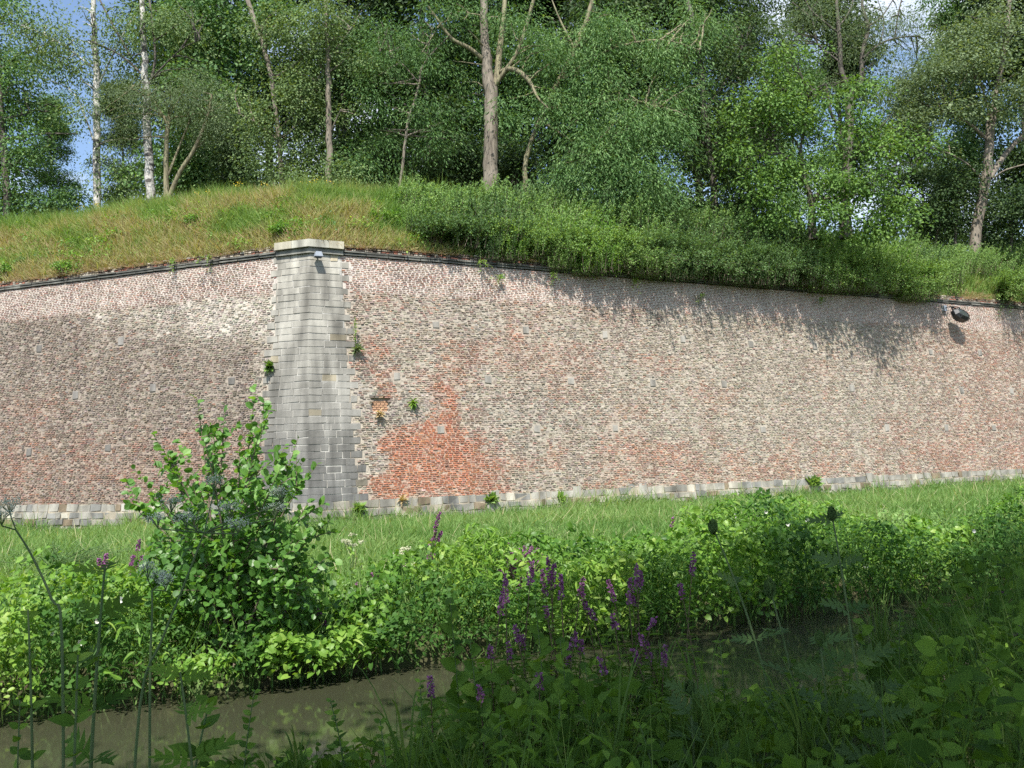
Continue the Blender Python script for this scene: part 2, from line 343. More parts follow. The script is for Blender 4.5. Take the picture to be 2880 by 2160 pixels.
wall = empty('fortress_wall', 'long weathered brick bastion wall with a grey stone corner above the meadow', 'fortress wall', (Bxy[0], Bxy[1], .8))
WL = Vector(wall.location)
def wbuild(mb, name, mat, smooth=False):
    o = mb.build(name, mat, wall, smooth); o.matrix_parent_inverse = Matrix.Translation(-WL); return o

QC = .212                                                     # height of one stone course
def quoin_w(side, k, nq):
    t = k / nq; w = 1.62 - .62 * t if side else 1.70 - .50 * t
    h = hash2(np.array([k]), np.array([7 if side else 3]), 5)[0]
    return w + (.13 if (k + side) % 2 else -.10) + (h - .5) * .12
NQ = int(round(HT / QC))
HOLE = wall_st(381, 405)
TIES = [(435.8, 324.7), (525.8, 330), (605, 334.7), (397, 376), (488, 379.5), (571, 381), (653, 383), (441, 429.6), (537, 428.9), (615, 428), (683, 339), (751, 344), (815, 346), (931, 352), (980.5, 353), (724, 384), (852, 388), (962, 390), (1012, 391), (763, 429), (887, 427.6), (946.5, 428), (994, 427.6), (39, 348.6), (121, 341), (75.6, 395), (153, 388), (231.5, 381), (29, 452), (108, 448)]
TST = [wall_st(*q) for q in TIES]
for side in (True, False):
    g = np.random.default_rng(5 + side)
    SM = SR if side else SL
    # mortar sheet behind the bricks
    ns = int(SM / .11); ntt = int(HT / .09)
    ss, tt = np.meshgrid(np.linspace(0, SM, ns), np.linspace(-.02, 1.0, ntt)); s1, t1 = ss.ravel(), tt.ravel()
    e1 = (fbm(s1 * 3, t1 * HT * 3, 5) - .5) * .02 - .006
    if side: e1 = np.where((abs(s1 - HOLE[1]) < .30) & (abs(t1 - HOLE[2]) * HT < .22), -.12, e1)
    P1 = wpt(side, s1, t1, e1)
    Wt, px, py = weights(side, s1, t1, P1)
    mean = (Wt / Wt.sum(1, keepdims=True)) @ PC
    lime = np.array([.455, .42, .35]); top = sm(t1 * HT, HT - 1.3, HT - 1.0)[:, None]
    mort = lime * .50 + mean * .48 if side else lime * .30 + mean * .66 + (Wt[:, :1] > .5) * .08
    c = mort * (1 - top) + np.array([.50, .45, .40]) * top
    c = c * (.82 + .36 * fbm(s1 * 5, t1 * 40, 77))[:, None]
    idx = (np.arange(ntt - 1)[:, None] * ns + np.arange(ns - 1)[None]).ravel()
    Fq = np.stack([idx, idx + 1, idx + ns + 1, idx + ns], -1) if side else np.stack([idx + 1, idx, idx + ns, idx + ns + 1], -1)
    mb = MB(); mb.add(P1, Fq, .5, c)
    # bricks
    PITCH_B = .063; rows = int(HT / PITCH_B); bs = []; bt = []; bw = []
    for r_ in range(rows):
        L = .150 if r_ % 2 else .122
        x = np.arange(int(SM / L) + 1) * L + (r_ % 4 > 1) * L * .5 + (vn(np.array([r_ * .7]), np.array([.3]), 4)[0] - .5) * .1
        x = x + g.normal(0, .008, len(x))
        t_ = (r_ + .5) / rows
        kq = min(int(t_ * NQ), NQ - 1); q = quoin_w(side, kq, NQ)
        x = x[x > q + L * .45]
        bs.append(x); bt.append(np.full(len(x), t_)); bw.append(np.full(len(x), L))
    bs = np.concatenate(bs); bt = np.concatenate(bt); bw = np.concatenate(bw); N = len(bs)
    bt = bt + ((fbm(bs * .35, bt * 3, 90) - .5) * .03 + (fbm(bs * 1.3, bt * 12, 95) - .5) * .02) / HT
    P = wpt(side, bs, bt); Wt, px, py = weights(side, bs, bt, P); ci = pick(Wt, g)
    mloc = (Wt / Wt.sum(1, keepdims=True)) @ PC; col = (1.10 if side else .96) * (PC[ci] * .36 + mloc * .64) * (.80 + .40 * fbm(bs * 1.7, bt * 2.2, 123))[:, None] * (g.normal(1, .11, (N, 1))).clip(.6, 1.4) * g.normal(1, .04, (N, 3))
    toph = bt * HT > HT - 1.15
    rough_ = fbm(bs * .5, bt * 4, 44)
    e = g.normal(.012, .0085, N) - .020 * (g.random(N) < .06) - .03 * (g.random(N) < .015)
    e = np.where(toph, g.normal(.006, .003, N), e)
    e = np.where((ci >= 4) & (ci <= 5) & ~toph, e * .6 + .008, e)
    keep = e > -.012
    for (sd, s_, t_) in TST:
        if sd == side: keep &= ~((abs(bs - s_) < .12 + bw * .4) & (abs(bt - t_) * HT < .17))
    if side: keep &= ~((abs(bs - HOLE[1]) < .27) & (abs(bt - HOLE[2]) * HT < .20))
    hw = bw * .5 - .006 - g.random(N) * .010; hh = PITCH_B * .5 - .006 - g.random(N) * .008
    hh = np.where(toph, PITCH_B * .5 - .0125, hh); hw = np.where(toph, bw * .5 - .013, hw)
    tilt = g.normal(0, .004, N)
    bs, bt, e, hw, hh, col, tilt = [q[keep] for q in (bs, bt, e, hw, hh, col, tilt)]; N = len(bs)
    vs = []
    for (sx, sy, out) in ((-1, -1, 0), (1, -1, 0), (1, 1, 0), (-1, 1, 0), (-1, -1, 1), (1, -1, 1), (1, 1, 1), (-1, 1, 1)):
        k = 1 - .07 * out
        k2 = 1 - .16 * out
        vs.append(wpt(side, bs + sx * hw * k, bt + (sy * hh * k2 + sx * tilt) / HT, (e + g.normal(0, .0035, N)) if out else np.full(N, -.03)))
    V = np.stack(vs, 1)
    fb = np.array([[4, 5, 6, 7], [0, 1, 5, 4], [1, 2, 6, 5], [2, 3, 7, 6], [3, 0, 4, 7]])
    if not side: fb = fb[:, ::-1]
    mb.add(V.reshape(-1, 3), (fb[None] + (np.arange(N) * 8)[:, None, None]).reshape(-1, 4), .5, np.repeat(col, 8, 0))
    if side:                                                   # bricks at the back of the broken pocket
        V = []; cc = []; k = 0
        for r_ in range(5):
            for q in range(4):
                s0 = HOLE[1] - .24 + q * .13 + (r_ % 2) * .05; t0 = HOLE[2] + (-.17 + r_ * .07) / HT
                for (sx, sy, out) in ((-1, -1, 0), (1, -1, 0), (1, 1, 0), (-1, 1, 0), (-1, -1, 1), (1, -1, 1), (1, 1, 1), (-1, 1, 1)):
                    V.append(wpt(True, np.array(s0 + sx * .055), np.array(t0 + sy * .026 / HT), np.array(-.07 if out else -.13))); cc.append((.40, .24, .15))
                k += 1
        mb.add(np.array(V), (fb[None] + (np.arange(k) * 8)[:, None, None]).reshape(-1, 4), .5, np.array(cc))
    o = wbuild(mb, 'brick_face', M['brick'])
    o['label'] = 'sunlit brick face right of the stone corner' if side else 'darker brick face left of the stone corner'
    # pale tie stones let into the brick
    for i, (sd, s_, t_) in enumerate(TST):
        if sd != side: continue
        mb = MB(); a = .10 + .03 * g.random(); h = .11 + .03 * g.random(); v = []
        for (sx, sy, out) in ((-1, -1, 0), (1, -1, 0), (1, 1, 0), (-1, 1, 0), (-1, -1, 1), (1, -1, 1), (1, 1, 1), (-1, 1, 1)):
            v.append(wpt(side, np.array(s_ + sx * a * (1 - .08 * out) + g.normal(0, .012)), np.array(t_ + (sy * h * (1 - .08 * out) + g.normal(0, .012)) / HT), np.array(.022 if out else -.03)))
        cc = np.array([.275, .26, .23] if side else [.19, .18, .165]) * (.85 + .3 * g.random())
        mb.add(np.array(v), fb, .5, cc); wbuild(mb, 'tie_stone', M['stone'])

def stone_boxes(mb, side, rects, e, cols, g, joint=.006, jit=.004, back=-.06):
    """rects: (s0,s1,z0,z1) with z measured in metres from the plinth top (t*HT)"""
    R = np.array(rects); N = len(R); vs = []
    fb = np.array([[4, 5, 6, 7], [0, 1, 5, 4], [1, 2, 6, 5], [2, 3, 7, 6], [3, 0, 4, 7]])
    if not side: fb = fb[:, ::-1]
    e = np.broadcast_to(e, (N,))
    for (a, b_, out) in ((0, 2, 0), (1, 2, 0), (1, 3, 0), (0, 3, 0), (0, 2, 1), (1, 2, 1), (1, 3, 1), (0, 3, 1)):
        s = R[:, a] + joint * (1 if a == 0 else -1) * (1 + out * .6); s = np.where(R[:, a] <= .001, 0., s)
        z = R[:, b_] + joint * (1 if b_ == 2 else -1) * (1 + out * .6) + g.normal(0, jit, N)
        s = np.where(s > .02, s + g.normal(0, jit, N), s)
        vs.append(wpt(side, s, z / HT, (e + g.normal(0, jit * .5, N)) if out else np.full(N, back)))
    mb.add(np.stack(vs, 1).reshape(-1, 3), (fb[None] + (np.arange(N) * 8)[:, None, None]).reshape(-1, 4), .5, np.repeat(cols, 8, 0))

# ------------------------------------------------------------------ stone corner (quoin)
mb = MB(); mbj = MB(); g = np.random.default_rng(21)
for side in (True, False):
    rects = []; cols = []
    for k in range(NQ):
        q = quoin_w(side, k, NQ); z0 = k * HT / NQ; z1 = z0 + HT / NQ
        # first stone wraps round the arris; both faces share its tone
        hs = hash2(np.array([k]), np.array([1]), 3)[0]
        first = .30 + .35 * hash2(np.array([k]), np.array([2 + side]), 3)[0]
        x = [0, first]
        while x[-1] < q - .55: x.append(x[-1] + .24 + g.random() * .42)
        x.append(q) if q - x[-1] > .16 else x.__setitem__(-1, q)
        for i in range(len(x) - 1):
            zz = (z0 + z1) / 2; tn = zz / HT
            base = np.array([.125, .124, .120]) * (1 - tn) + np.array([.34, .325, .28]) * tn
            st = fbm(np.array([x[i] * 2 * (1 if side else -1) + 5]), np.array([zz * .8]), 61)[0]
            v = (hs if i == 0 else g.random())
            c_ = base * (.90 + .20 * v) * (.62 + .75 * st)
            if g.random() < .02: c_ = c_ * np.array([1.12, 1.03, .85])
            rects.append((x[i], x[i + 1], z0, z1)); cols.append(c_)
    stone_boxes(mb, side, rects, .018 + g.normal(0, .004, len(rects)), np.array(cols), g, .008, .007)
    # lime joints behind the stones
    s1, t1 = np.meshgrid(np.linspace(0, 1.3, 8), np.linspace(0, 1, 30)); s1 = s1.ravel() * (1 - .25 * t1.ravel()); t1 = t1.ravel()
    idx = (np.arange(29)[:, None] * 8 + np.arange(7)[None]).ravel(); Fq = np.stack([idx, idx + 1, idx + 9, idx + 8], -1)
    if not side: Fq = Fq[:, ::-1]
    mb.add(wpt(side, s1, t1, np.full(len(s1), .004)), Fq, .5, np.array([.36, .35, .32]))
wbuild(mb, 'quoin', M['stone'])['label'] = 'pale grey stone corner, darker toward its foot'

# ------------------------------------------------------------------ plinth of rough stones
mb = MB(); g = np.random.default_rng(22)
for side in (True, False):
    SM = SR if side else SL
    for (k, z0, z1, e) in ((0, -.24, .0, .035), (1, -.46, -.245, .13), (2, -.68, -.46, .16), (3, -.90, -.68, .17), (4, -1.15, -.9, .18)):
        x = [0.]
        while x[-1] < SM: x.append(x[-1] + .16 + g.random() * .42)
        R = []; C = []
        for i in range(len(x) - 1):
            up = g.random() * .03 if k == 0 else 0
            if side and k == 0 and g.random() < .06: up = .14
            R.append((x[i], x[i + 1], z0, z1 + up))
            b_ = g.choice([0, 1, 2, 3], p=[.5, .22, .14, .14]); base = np.array([(.28, .27, .235), (.20, .20, .185), (.37, .35, .29), (.20, .16, .11)])[b_]
            if x[i] < 2.2: base = base * .75
            C.append(base * (.8 + .35 * g.random()) * (1 if k < 2 else .85))
        stone_boxes(mb, side, R, e + g.normal(0, .012, len(R)), np.array(C), g, .011, .018, -.05)
    # mortar bed and sloping ledge behind the stones
    s_ = np.linspace(0, SM, 60)
    prof = [(.0, .004), (-.24, .01), (-.25, .10), (-1.3, .12)]
    V = np.concatenate([wpt(side, s_, np.full(60, z / HT), np.full(60, e)) for z, e in prof])
    Fq = []
    for r_ in range(3):
        for i in range(59):
            a = r_ * 60 + i; Fq.append([a, a + 60, a + 61, a + 1] if side else [a + 1, a + 61, a + 60, a])
    mb.add(V, Fq, .5, np.array([.30, .27, .21]))
wbuild(mb, 'plinth', M['stone'])['label'] = 'rough stone base courses with a ledge'

# ------------------------------------------------------------------ coping: moulding with its shadow line put into the stone colour, course above
mb = MB(); mb2 = MB(); g = np.random.default_rng(23)
for side in (True, False):
    SM = SR if side else SL; q0 = 1.02 if side else 1.18
    x = [q0]
    while x[-1] < SM: x.append(x[-1] + .5 + g.random() * .35)
    R = [(x[i], x[i + 1], HT + .02, HT + .10) for i in range(len(x) - 1)]
    C = [np.array([.13, .13, .115]) * (.7 + .6 * g.random()) for _ in R]
    stone_boxes(mb, side, R, .055, np.array(C), g, .006, .006, -.5)
    R = [(a, b_, HT + .10, HT + .17) for (a, b_, _, _) in R]
    stone_boxes(mb, side, R, .085 + g.normal(0, .01, len(R)), np.array(C) * .9, g, .006, .006, -.5)
    L = .138; xs = np.arange(q0, SM, L)
    R = [(a, a + L, HT + .175 + k * .07, HT + .24 + k * .07) for a in xs for k in (0, 1, 2)]
    C = PC[g.choice([0, 2, 3, 4, 1], len(R), p=[.18, .34, .16, .2, .12])] * g.uniform(.7, 1.1, (len(R), 1))
    stone_boxes(mb2, side, R, .02 + g.normal(0, .012, len(R)), C, g, .006, .004, -.3)
wbuild(mb, 'coping', M['stone'])['label'] = 'projecting stone string course with its shadow put into the colour'
wbuild(mb2, 'parapet_course', M['brick'])
mb = MB()
for side in (True, False):
    q = 1.02 if side else 1.18
    xs = [0, .55, q]
    R = [(xs[i], xs[i + 1], HT + .17, HT + .42) for i in range(2)]
    stone_boxes(mb, side, R, .20, np.array([[.36, .355, .30], [.34, .32, .25]]), g, .003, .002, -.6)
    stone_boxes(mb, side, [(0, q, HT + .0, HT + .165)], .10, np.array([[.20, .20, .175]]), g, .001, .001, -.6)
    s1 = np.array([0, q, q, 0.]); P4 = np.stack([wpt(side, np.array(s), np.array((HT + .42) / HT), np.array(e)) for s, e in ((0, .19), (q, .19), (q, -.6), (0, -.6))])
    mb.add(P4, [[0, 1, 2, 3]] if side else [[3, 2, 1, 0]], .5, np.array([.32, .31, .26]))
wbuild(mb, 'cap_stone', M['stone'])['label'] = 'pale moulded cap over the stone corner'

# ------------------------------------------------------------------ ground, stream
FX = np.array([-300, -40, -12, -5.1, -1., 1.7, 5.6, 8.6, 20, 60, 300.]); FY = np.array([-90, -4, 5.6, 8.8, 10.8, 12.0, 13.9, 14.9, 19.5, 34, 120.])
NX = np.array([-300, -40, -12, -5, -2.6, -1, .6, 1.5, 2.8, 4.7, 6.5, 8.6, 20, 60, 300.]); NY = np.array([-96, -8, 2.6, 5.2, 6.1, 6.9, 7.5, 7.7, 8.1, 9.3, 11.0, 12.9, 16.9, 31, 116.])
def far_y(x): return np.interp(x, FX, FY)
def near_y(x): return np.interp(x, NX, NY)
def zg(x, y):
    x = np.asarray(x, float); y = np.asarray(y, float)
    df = y - far_y(x) + (vn(x * 1.3, y * 1.3, 8) - .5) * .3; dn = near_y(x) - y + (vn(x * 1.3, y * 1.3, 12) - .5) * .3
    f = -.5 + .85 * sm(df, -.35, .45) + .5 * sm(df, .5, 12) * 1.0 + .06 * (vn(x * .5, y * .5, 2) - .5) * sm(df, .5, 3)
    n_ = -.5 + .72 * sm(dn, -.35, .5) + .38 * sm(dn, .5, 6) + .08 * (vn(x * .8, y * .8, 5) - .5) * sm(dn, .5, 2)
    return np.where(y > .5 * (far_y(x) + near_y(x)), f, n_)
gx = np.unique(np.concatenate([-np.geomspace(25, 900, 14), np.arange(-25, 45.1, .45), np.geomspace(46, 900, 14)]))
gy = np.unique(np.concatenate([-np.geomspace(12, 900, 12), np.arange(-12, 45, .4), np.geomspace(46, 1200, 14)]))
X, Y = np.meshgrid(gx, gy); Z = zg(X, Y)
nx, ny = len(gx), len(gy); idx = (np.arange(ny - 1)[:, None] * nx + np.arange(nx - 1)[None]).ravel()
mb = MB(); mb.add(np.stack([X.ravel(), Y.ravel(), Z.ravel()], -1), np.stack([idx, idx + 1, idx + nx + 1, idx + nx], -1))
tag(mb.build('ground', M['earth'], smooth=True), kind='structure')
xs = np.linspace(-60, 70, 90)
mb = MB(); V = np.concatenate([np.stack([xs, near_y(xs) - .8, xs * 0], -1), np.stack([xs, far_y(xs) + .8, xs * 0], -1)])
i = np.arange(89); mb.add(V, np.stack([i, i + 1, i + 91, i + 90], -1)); tag(mb.build('stream_water', M['water']), kind='structure')

# ------------------------------------------------------------------ earth embankment above the wall
CX = [-400, 0, 100, 190, 280, 380, 450, 520, 600, 680, 760, 850, 900, 1024, 1300]
CY = [262, 222, 208, 196, 188, 188, 196, 203, 208, 217, 229, 242, 249, 256, 276]     # line of the crest, grass tops
def crest_y(px): return np.interp(px, CX, CY)
def rim(px):
    """top back edge of the wall under image column px"""
    px = np.atleast_1d(np.asarray(px, float)); out = []
    for p in px:
        side = p > 306
        py = 253.5 + (p - 306) * (.0765 if side else -.1245)
        s, z = on_line(p, py, Txy, dR if side else dL); s = max(s, 0)
        out.append(wpt(side, np.array(s), np.array((HT + .30) / HT), np.array(-.02)))
    return np.array(out)
CPX = np.arange(-400, 1320, 12.); RIM = rim(CPX)
CREST = at(CPX, crest_y(CPX) + 14, RIM[:, 1] + 3.4)
def slope_pt(px, u):
    """u 0 at the wall rim, 1 at the crest, >1 behind it"""
    px = np.asarray(px, float); u = np.asarray(u, float)
    a = np.stack([np.interp(px, CPX, RIM[:, k]) for k in range(3)], -1); b_ = np.stack([np.interp(px, CPX, CREST[:, k]) for k in range(3)], -1)
    uu = np.clip(u, 0, 1)[..., None]; P = a + (b_ - a) * uu
    P[..., 2] += .45 * np.sin(PI * uu[..., 0]) + .07 * (vn(P[..., 0] * 1.2, P[..., 1] * 1.2, 3) - .5)
    over = np.clip(u - 1, 0, None); P[..., 1] += over * 8
    P[..., 2] -= .10 * over * 2 + np.clip(over - 2.2, 0, None) * 1.3
    return P
us = np.array([0, .12, .3, .5, .7, .85, 1, 1.2, 1.6, 2.2, 3, 4, 6, 9.])
PU = np.stack([slope_pt(CPX, np.full(len(CPX), u)) for u in us]); PU[-1, :, 2] = .2; PU[0, :, 2] -= .06
nc = len(CPX); idx = (np.arange(len(us) - 1)[:, None] * nc + np.arange(nc - 1)[None]).ravel()
mb = MB(); mb.add(PU.reshape(-1, 3), np.stack([idx, idx + 1, idx + nc + 1, idx + nc], -1))
tag(mb.build('embankment_terrain', M['slope_earth'], smooth=True), kind='structure')

# ------------------------------------------------------------------ world and sun
w = bpy.data.worlds.new('World'); S.world = w; w.use_nodes = True; n = w.node_tree.nodes; l = w.node_tree.links; n.clear()
sky = n.new('ShaderNodeTexSky'); sky.sky_type = 'NISHITA'; sky.sun_disc = False; ELEV = math.radians(56)
sky.sun_elevation = ELEV; sky.sun_rotation = math.radians(180); sky.air_density = 1.0; sky.dust_density = 1.2; sky.ozone_density = 1.5
bg = n.new('ShaderNodeBackground'); bg.inputs[1].default_value = .12
tc = n.new('ShaderNodeTexCoord'); mp = n.new('ShaderNodeMapping'); mp.inputs['Scale'].default_value = (1, 1, 2.2); l.new(tc.outputs['Generated'], mp.inputs[0])
nz = n.new('ShaderNodeTexNoise'); nz.inputs['Scale'].default_value = 3.4; nz.inputs['Detail'].default_value = 7; nz.inputs['Roughness'].default_value = .6; l.new(mp.outputs[0], nz.inputs['Vector'])
r = ramp(n, [(.50, (0, 0, 0)), (.68, (1, 1, 1))]); l.new(nz.outputs[0], r.inputs[0])
mx = n.new('ShaderNodeMixRGB'); l.new(r.outputs[0], mx.inputs[0]); l.new(sky.outputs[0], mx.inputs[1]); mx.inputs[2].default_value = (5.2, 5.6, 6.2, 1)
l.new(mx.outputs[0], bg.inputs[0]); o = n.new('ShaderNodeOutputWorld'); l.new(bg.outputs[0], o.inputs[0])
sd = bpy.data.lights.new('sun', 'SUN'); sd.energy = 4.3; sd.angle = math.radians(.53); sd.color = (1, .955, .88)
so = bpy.data.objects.new('sun', sd); COL.objects.link(so)
Ld = Vector((.06 * math.cos(ELEV), math.cos(ELEV), -math.sin(ELEV))); so.rotation_euler = Ld.to_track_quat('-Z', 'Y').to_euler(); so.location = (0, -20, 30)
S.view_settings.view_transform = 'Standard'; S.view_settings.look = 'None'; S.view_settings.gamma = 1; S.view_settings.exposure = 1.0
S.cycles.max_bounces = 6; S.cycles.diffuse_bounces = 3; S.cycles.transmission_bounces = 3; S.cycles.glossy_bounces = 2
S.cycles.use_denoising = False; S.cycles.sample_clamp_indirect = 6

exec_parts = []
# ------------------------------------------------------------------ foliage helpers
DENS = 1.7
def leaf_cloud(mb, blobs, leaf, tmpl, per_=26, csize=.42, droop=0., dens=1.0, g=RG, flat=.55, shell=.5, vb=0.):
    """blobs: list of (centre, (rx,ry,rz), n_clusters); leaves hang in small sprays inside each blob"""
    per_ = int(per_ * 1.45)
    for (c, rr, nc) in blobs:
        nc = max(3, int(nc * dens * DENS * .70)); per = per_; d = rdir(nc, g); rad = g.random(nc) ** shell
        cc = np.asarray(c) + d * rad[:, None] * np.asarray(rr)
        if nc > 9:
            K = max(3, nc // 6); dk = rdir(K, g); kc = np.asarray(c) + dk * (g.random(K) ** .4)[:, None] * np.asarray(rr) * .92; kid = g.integers(0, K, nc)
            cc = kc[kid] + g.normal(0, 1, (nc, 3)) * np.asarray(rr) * np.array([.30, .30, .15]); cc[:, 2] -= .12 * ((cc[:, 0] - kc[kid][:, 0]) ** 2)
        cv = np.clip(g.normal(.42 + vb, .20, nc) + (cc[:, 2] - np.asarray(c)[2]) / np.asarray(rr)[2] * 0, 0, 1)
        n = nc * per
        off = g.normal(0, 1, (n, 3)) * np.array([csize, csize, csize * flat]); ci = np.repeat(np.arange(nc), per)
        pos = cc[ci] + off
        if droop: pos[:, 2] -= droop * np.hypot(off[:, 0], off[:, 1]) ** 2 / csize
        dirn = nrm(off + g.normal(0, .5, (n, 3)) * csize); dirn[:, 2] -= .35 + droop; dirn = nrm(dirn)
        nm = nrm(np.array([0, -.25, .75]) + g.normal(0, .55, (n, 3)))
        scatter(mb, tmpl, pos, basis(dirn, nm), leaf * 1.28 * g.uniform(.65, 1.3, n), np.clip(cv[ci] + g.normal(0, .13, n), 0, 1))
def limb(mb, p0, p1, r0, r1, g=RG, sag=.08, k=5):
    p0 = np.asarray(p0, float); p1 = np.asarray(p1, float); L = np.linalg.norm(p1 - p0)
    mid = (p0 + p1) / 2 + g.normal(0, .10, 3) * L + np.array([0, 0, L * sag])
    pts = bez(p0, mid, p1, 9); pts[1:-1] += g.normal(0, .012, (7, 3)) * L
    tube(mb, pts, np.linspace(r0, r1, 9), k); return pts
def px_path(pts, Y): return smooth_path([at(float(x), float(y), Y + dy) for (x, y, dy) in [(q + (0,))[:3] for q in pts]])
def make_tree(name, label, base_px, Y, trunk, limbs, blobs, leafmat, barkmat, leaf=.10, tmpl=T_QUAD, per=26, csize=.42, droop=0., dens=1., seed=1, twigs=1.0, group=None, shell=.5, vb=0., cat='tree', flat=.55, limbmat=None):
    """trunk: [(px,py,width_px)...] from the ground up; limbs: list of such paths; blobs: (px,py,rx_px,ry_px,dY,clusters)"""
    g = np.random.default_rng(seed); sc = F / Y
    b0 = at(float(trunk[0][0]), float(trunk[0][1]), Y); 
    root = empty(name, label, cat, b0, group); inv = Matrix.Translation(-Vector(root.location))
    mt = MB(); P = px_path([(a, b_) for a, b_, _ in trunk], Y); wv = np.interp(np.linspace(0, 1, len(P)), np.linspace(0, 1, len(trunk)), [q[2] for q in trunk])
    P = np.concatenate([[P[0] - np.array([0, 0, .7])], P]); rad = np.concatenate([[wv[0] * 1.25], wv]) / 2 / sc
    P[1:] += g.normal(0, .02, P[1:].shape); tube(mt, P, rad, 10)
    o = mt.build('trunk', M[barkmat], root, True); o.matrix_parent_inverse = inv
    anchors = [P[len(P) // 3:]]; ml = MB(); any_l = False
    for lb in limbs:
        dy = lb[0][3] if len(lb[0]) > 3 else 0
        Q = smooth_path([at(float(q[0]), float(q[1]), Y + dy * i / max(1, len(lb) - 1)) for i, q in enumerate(lb)])
        wl = np.interp(np.linspace(0, 1, len(Q)), np.linspace(0, 1, len(lb)), [q[2] for q in lb]) / 2 / sc
        tube(ml, Q, wl, 7); anchors.append(Q); any_l = True
    A = np.concatenate(anchors)
    bl = []
    for (x, y, rx, ry, dY, nc) in blobs:
        c = at(float(x), float(y), Y + dY); rr = (rx / sc, min(rx, ry) / sc * .8 + .3, ry / sc); bl.append((c, rr, nc))
        if twigs and y < trunk[0][1] - 42:
            for _ in range(max(2, int(nc * .16 * twigs))):
                q = c + rdir(1, g)[0] * np.array(rr) * g.uniform(.2, .95)
                dd = np.linalg.norm(A - q, axis=1) + np.maximum(0, A[:, 2] - q[2]) * 1.0
                a = A[np.argmin(dd + g.random(len(dd)) * 1.2)]
                limb(ml, a, q, .035 + .008 * np.linalg.norm(a - q), .006, g, .06, 4); any_l = True
    if any_l:
        o = ml.build('limbs', M[limbmat or barkmat], root, True); o.matrix_parent_inverse = inv
    mc = MB(); leaf_cloud(mc, bl, leaf, tmpl, per, csize, droop, dens, g, shell=shell, vb=vb, flat=flat)
    o = mc.build('crown', M[leafmat], root); o.matrix_parent_inverse = inv
    return root

YT = Txy[1]
# ------------------------------------------------------------------ trees along the crest (read off the photo, left to right)
make_tree('birch_tree', 'white birch nearest the left edge, slim straight trunk with black patches', None, YT + 7.5,
    [(97, 224, 8), (97, 170, 7.5), (97, 120, 7), (96, 60, 6), (93, 0, 5), (90, -60, 3)],
    [[(97, 150, 2, 0), (75, 95, 1.2), (45, 78, .6)], [(96, 90, 2, 0), (120, 40, 1.2), (135, 15, .6)], [(96, 70, 2, -.5), (55, 40, 1.2), (10, 22, .6)]],
    [(85, 20, 60, 36, -.6, 70), (60, 62, 40, 26, .3, 38), (85, 100, 20, 14, -.7, 14), (110, 60, 24, 22, .6, 20), (40, 28, 40, 24, 0, 34), (104, 168, 22, 30, -.3, 16), (118, 140, 12, 12, 0, 7)],
    'birch', 'birch_bark', .085, T_QUAD, 30, .40, .5, 1., 31)
make_tree('birch_tree', 'thicker white birch with a strongly blotched trunk beside the grey willow', None, YT + 7,
    [(151, 212, 9.5), (149, 165, 9), (147, 120, 8), (145, 70, 7), (143, 30, 6), (140, -40, 4)],
    [[(148, 80, 3, 0), (120, 55, 2), (88, 40, 1.2)], [(146, 95, 3, .4), (155, 62, 2.6), (152, 20, 2.4), (148, -10, 2)], [(150, 80, 2, -.4), (180, 50, 1.4), (200, 40, .7)], [(130, 55, 2.6), (110, 20, 2), (95, -10, 1.6)]],
    [(150, 12, 40, 20, -.4, 34), (190, 25, 34, 24, 0, 26), (125, 45, 20, 18, .5, 14), (200, 70, 18, 20, .4, 14), (140, 60, 20, 14, .7, 10)],
    'birch', 'birch_bark', .085, T_QUAD, 30, .40, .5, 1., 32, limbmat='bark_dark')
make_tree('willow_tree', 'low grey-green willow with a domed crown on forked leaning stems', None, YT + 6.5,
    [(167, 206, 6), (166, 170, 5), (167, 130, 4.5), (170, 112, 4)],
    [[(168, 200, 5, -.3), (180, 172, 4.5), (194, 150, 4.2), (207, 118, 3), (212, 95, 2)], [(168, 175, 3, .2), (178, 150, 2.4), (190, 120, 1.6)], [(168, 125, 3, 0), (150, 95, 2), (135, 85, 1)]],
    [(165, 88, 34, 20, -.6, 62), (135, 95, 24, 18, -.3, 34), (200, 92, 26, 20, -.5, 42), (225, 112, 18, 18, 0, 22), (185, 112, 34, 16, .3, 32), (120, 128, 20, 20, .4, 18), (205, 134, 20, 12, .3, 12), (100, 112, 12, 10, 0, 8)],
    'willow', 'bark_lichen', .085, T_SLIM, 34, .36, .5, 1., 33)
make_tree('poplar_tree', 'slender pale-trunked tree leaning left above the stone corner', None, YT + 6.5,
    [(281, 196, 5), (280, 150, 4.6), (274, 100, 4.5), (268, 60, 5), (258, 30, 5.4), (247, 0, 5), (238, -40, 3)],
    [[(272, 80, 2.5, 0), (300, 60, 1.5), (318, 42, .8)], [(278, 140, 2, 0), (255, 122, 1.2), (235, 112, .6)], [(279, 130, 2, 0), (300, 105, 1.4), (322, 72, .8)]],
    [(288, 22, 36, 26, -.5, 56), (318, 50, 26, 30, -.2, 48), (292, 84, 26, 30, -.5, 44), (262, 122, 24, 30, -.2, 40), (300, 128, 22, 22, 0, 26), (285, 165, 30, 20, -.4, 32), (245, 95, 16, 20, .4, 16), (318, 108, 20, 20, .2, 18), (250, 160, 18, 16, 0, 12), (268, 60, 14, 14, .8, 8)],
    'birch', 'bark', .090, T_QUAD, 30, .40, .35, 1., 34)
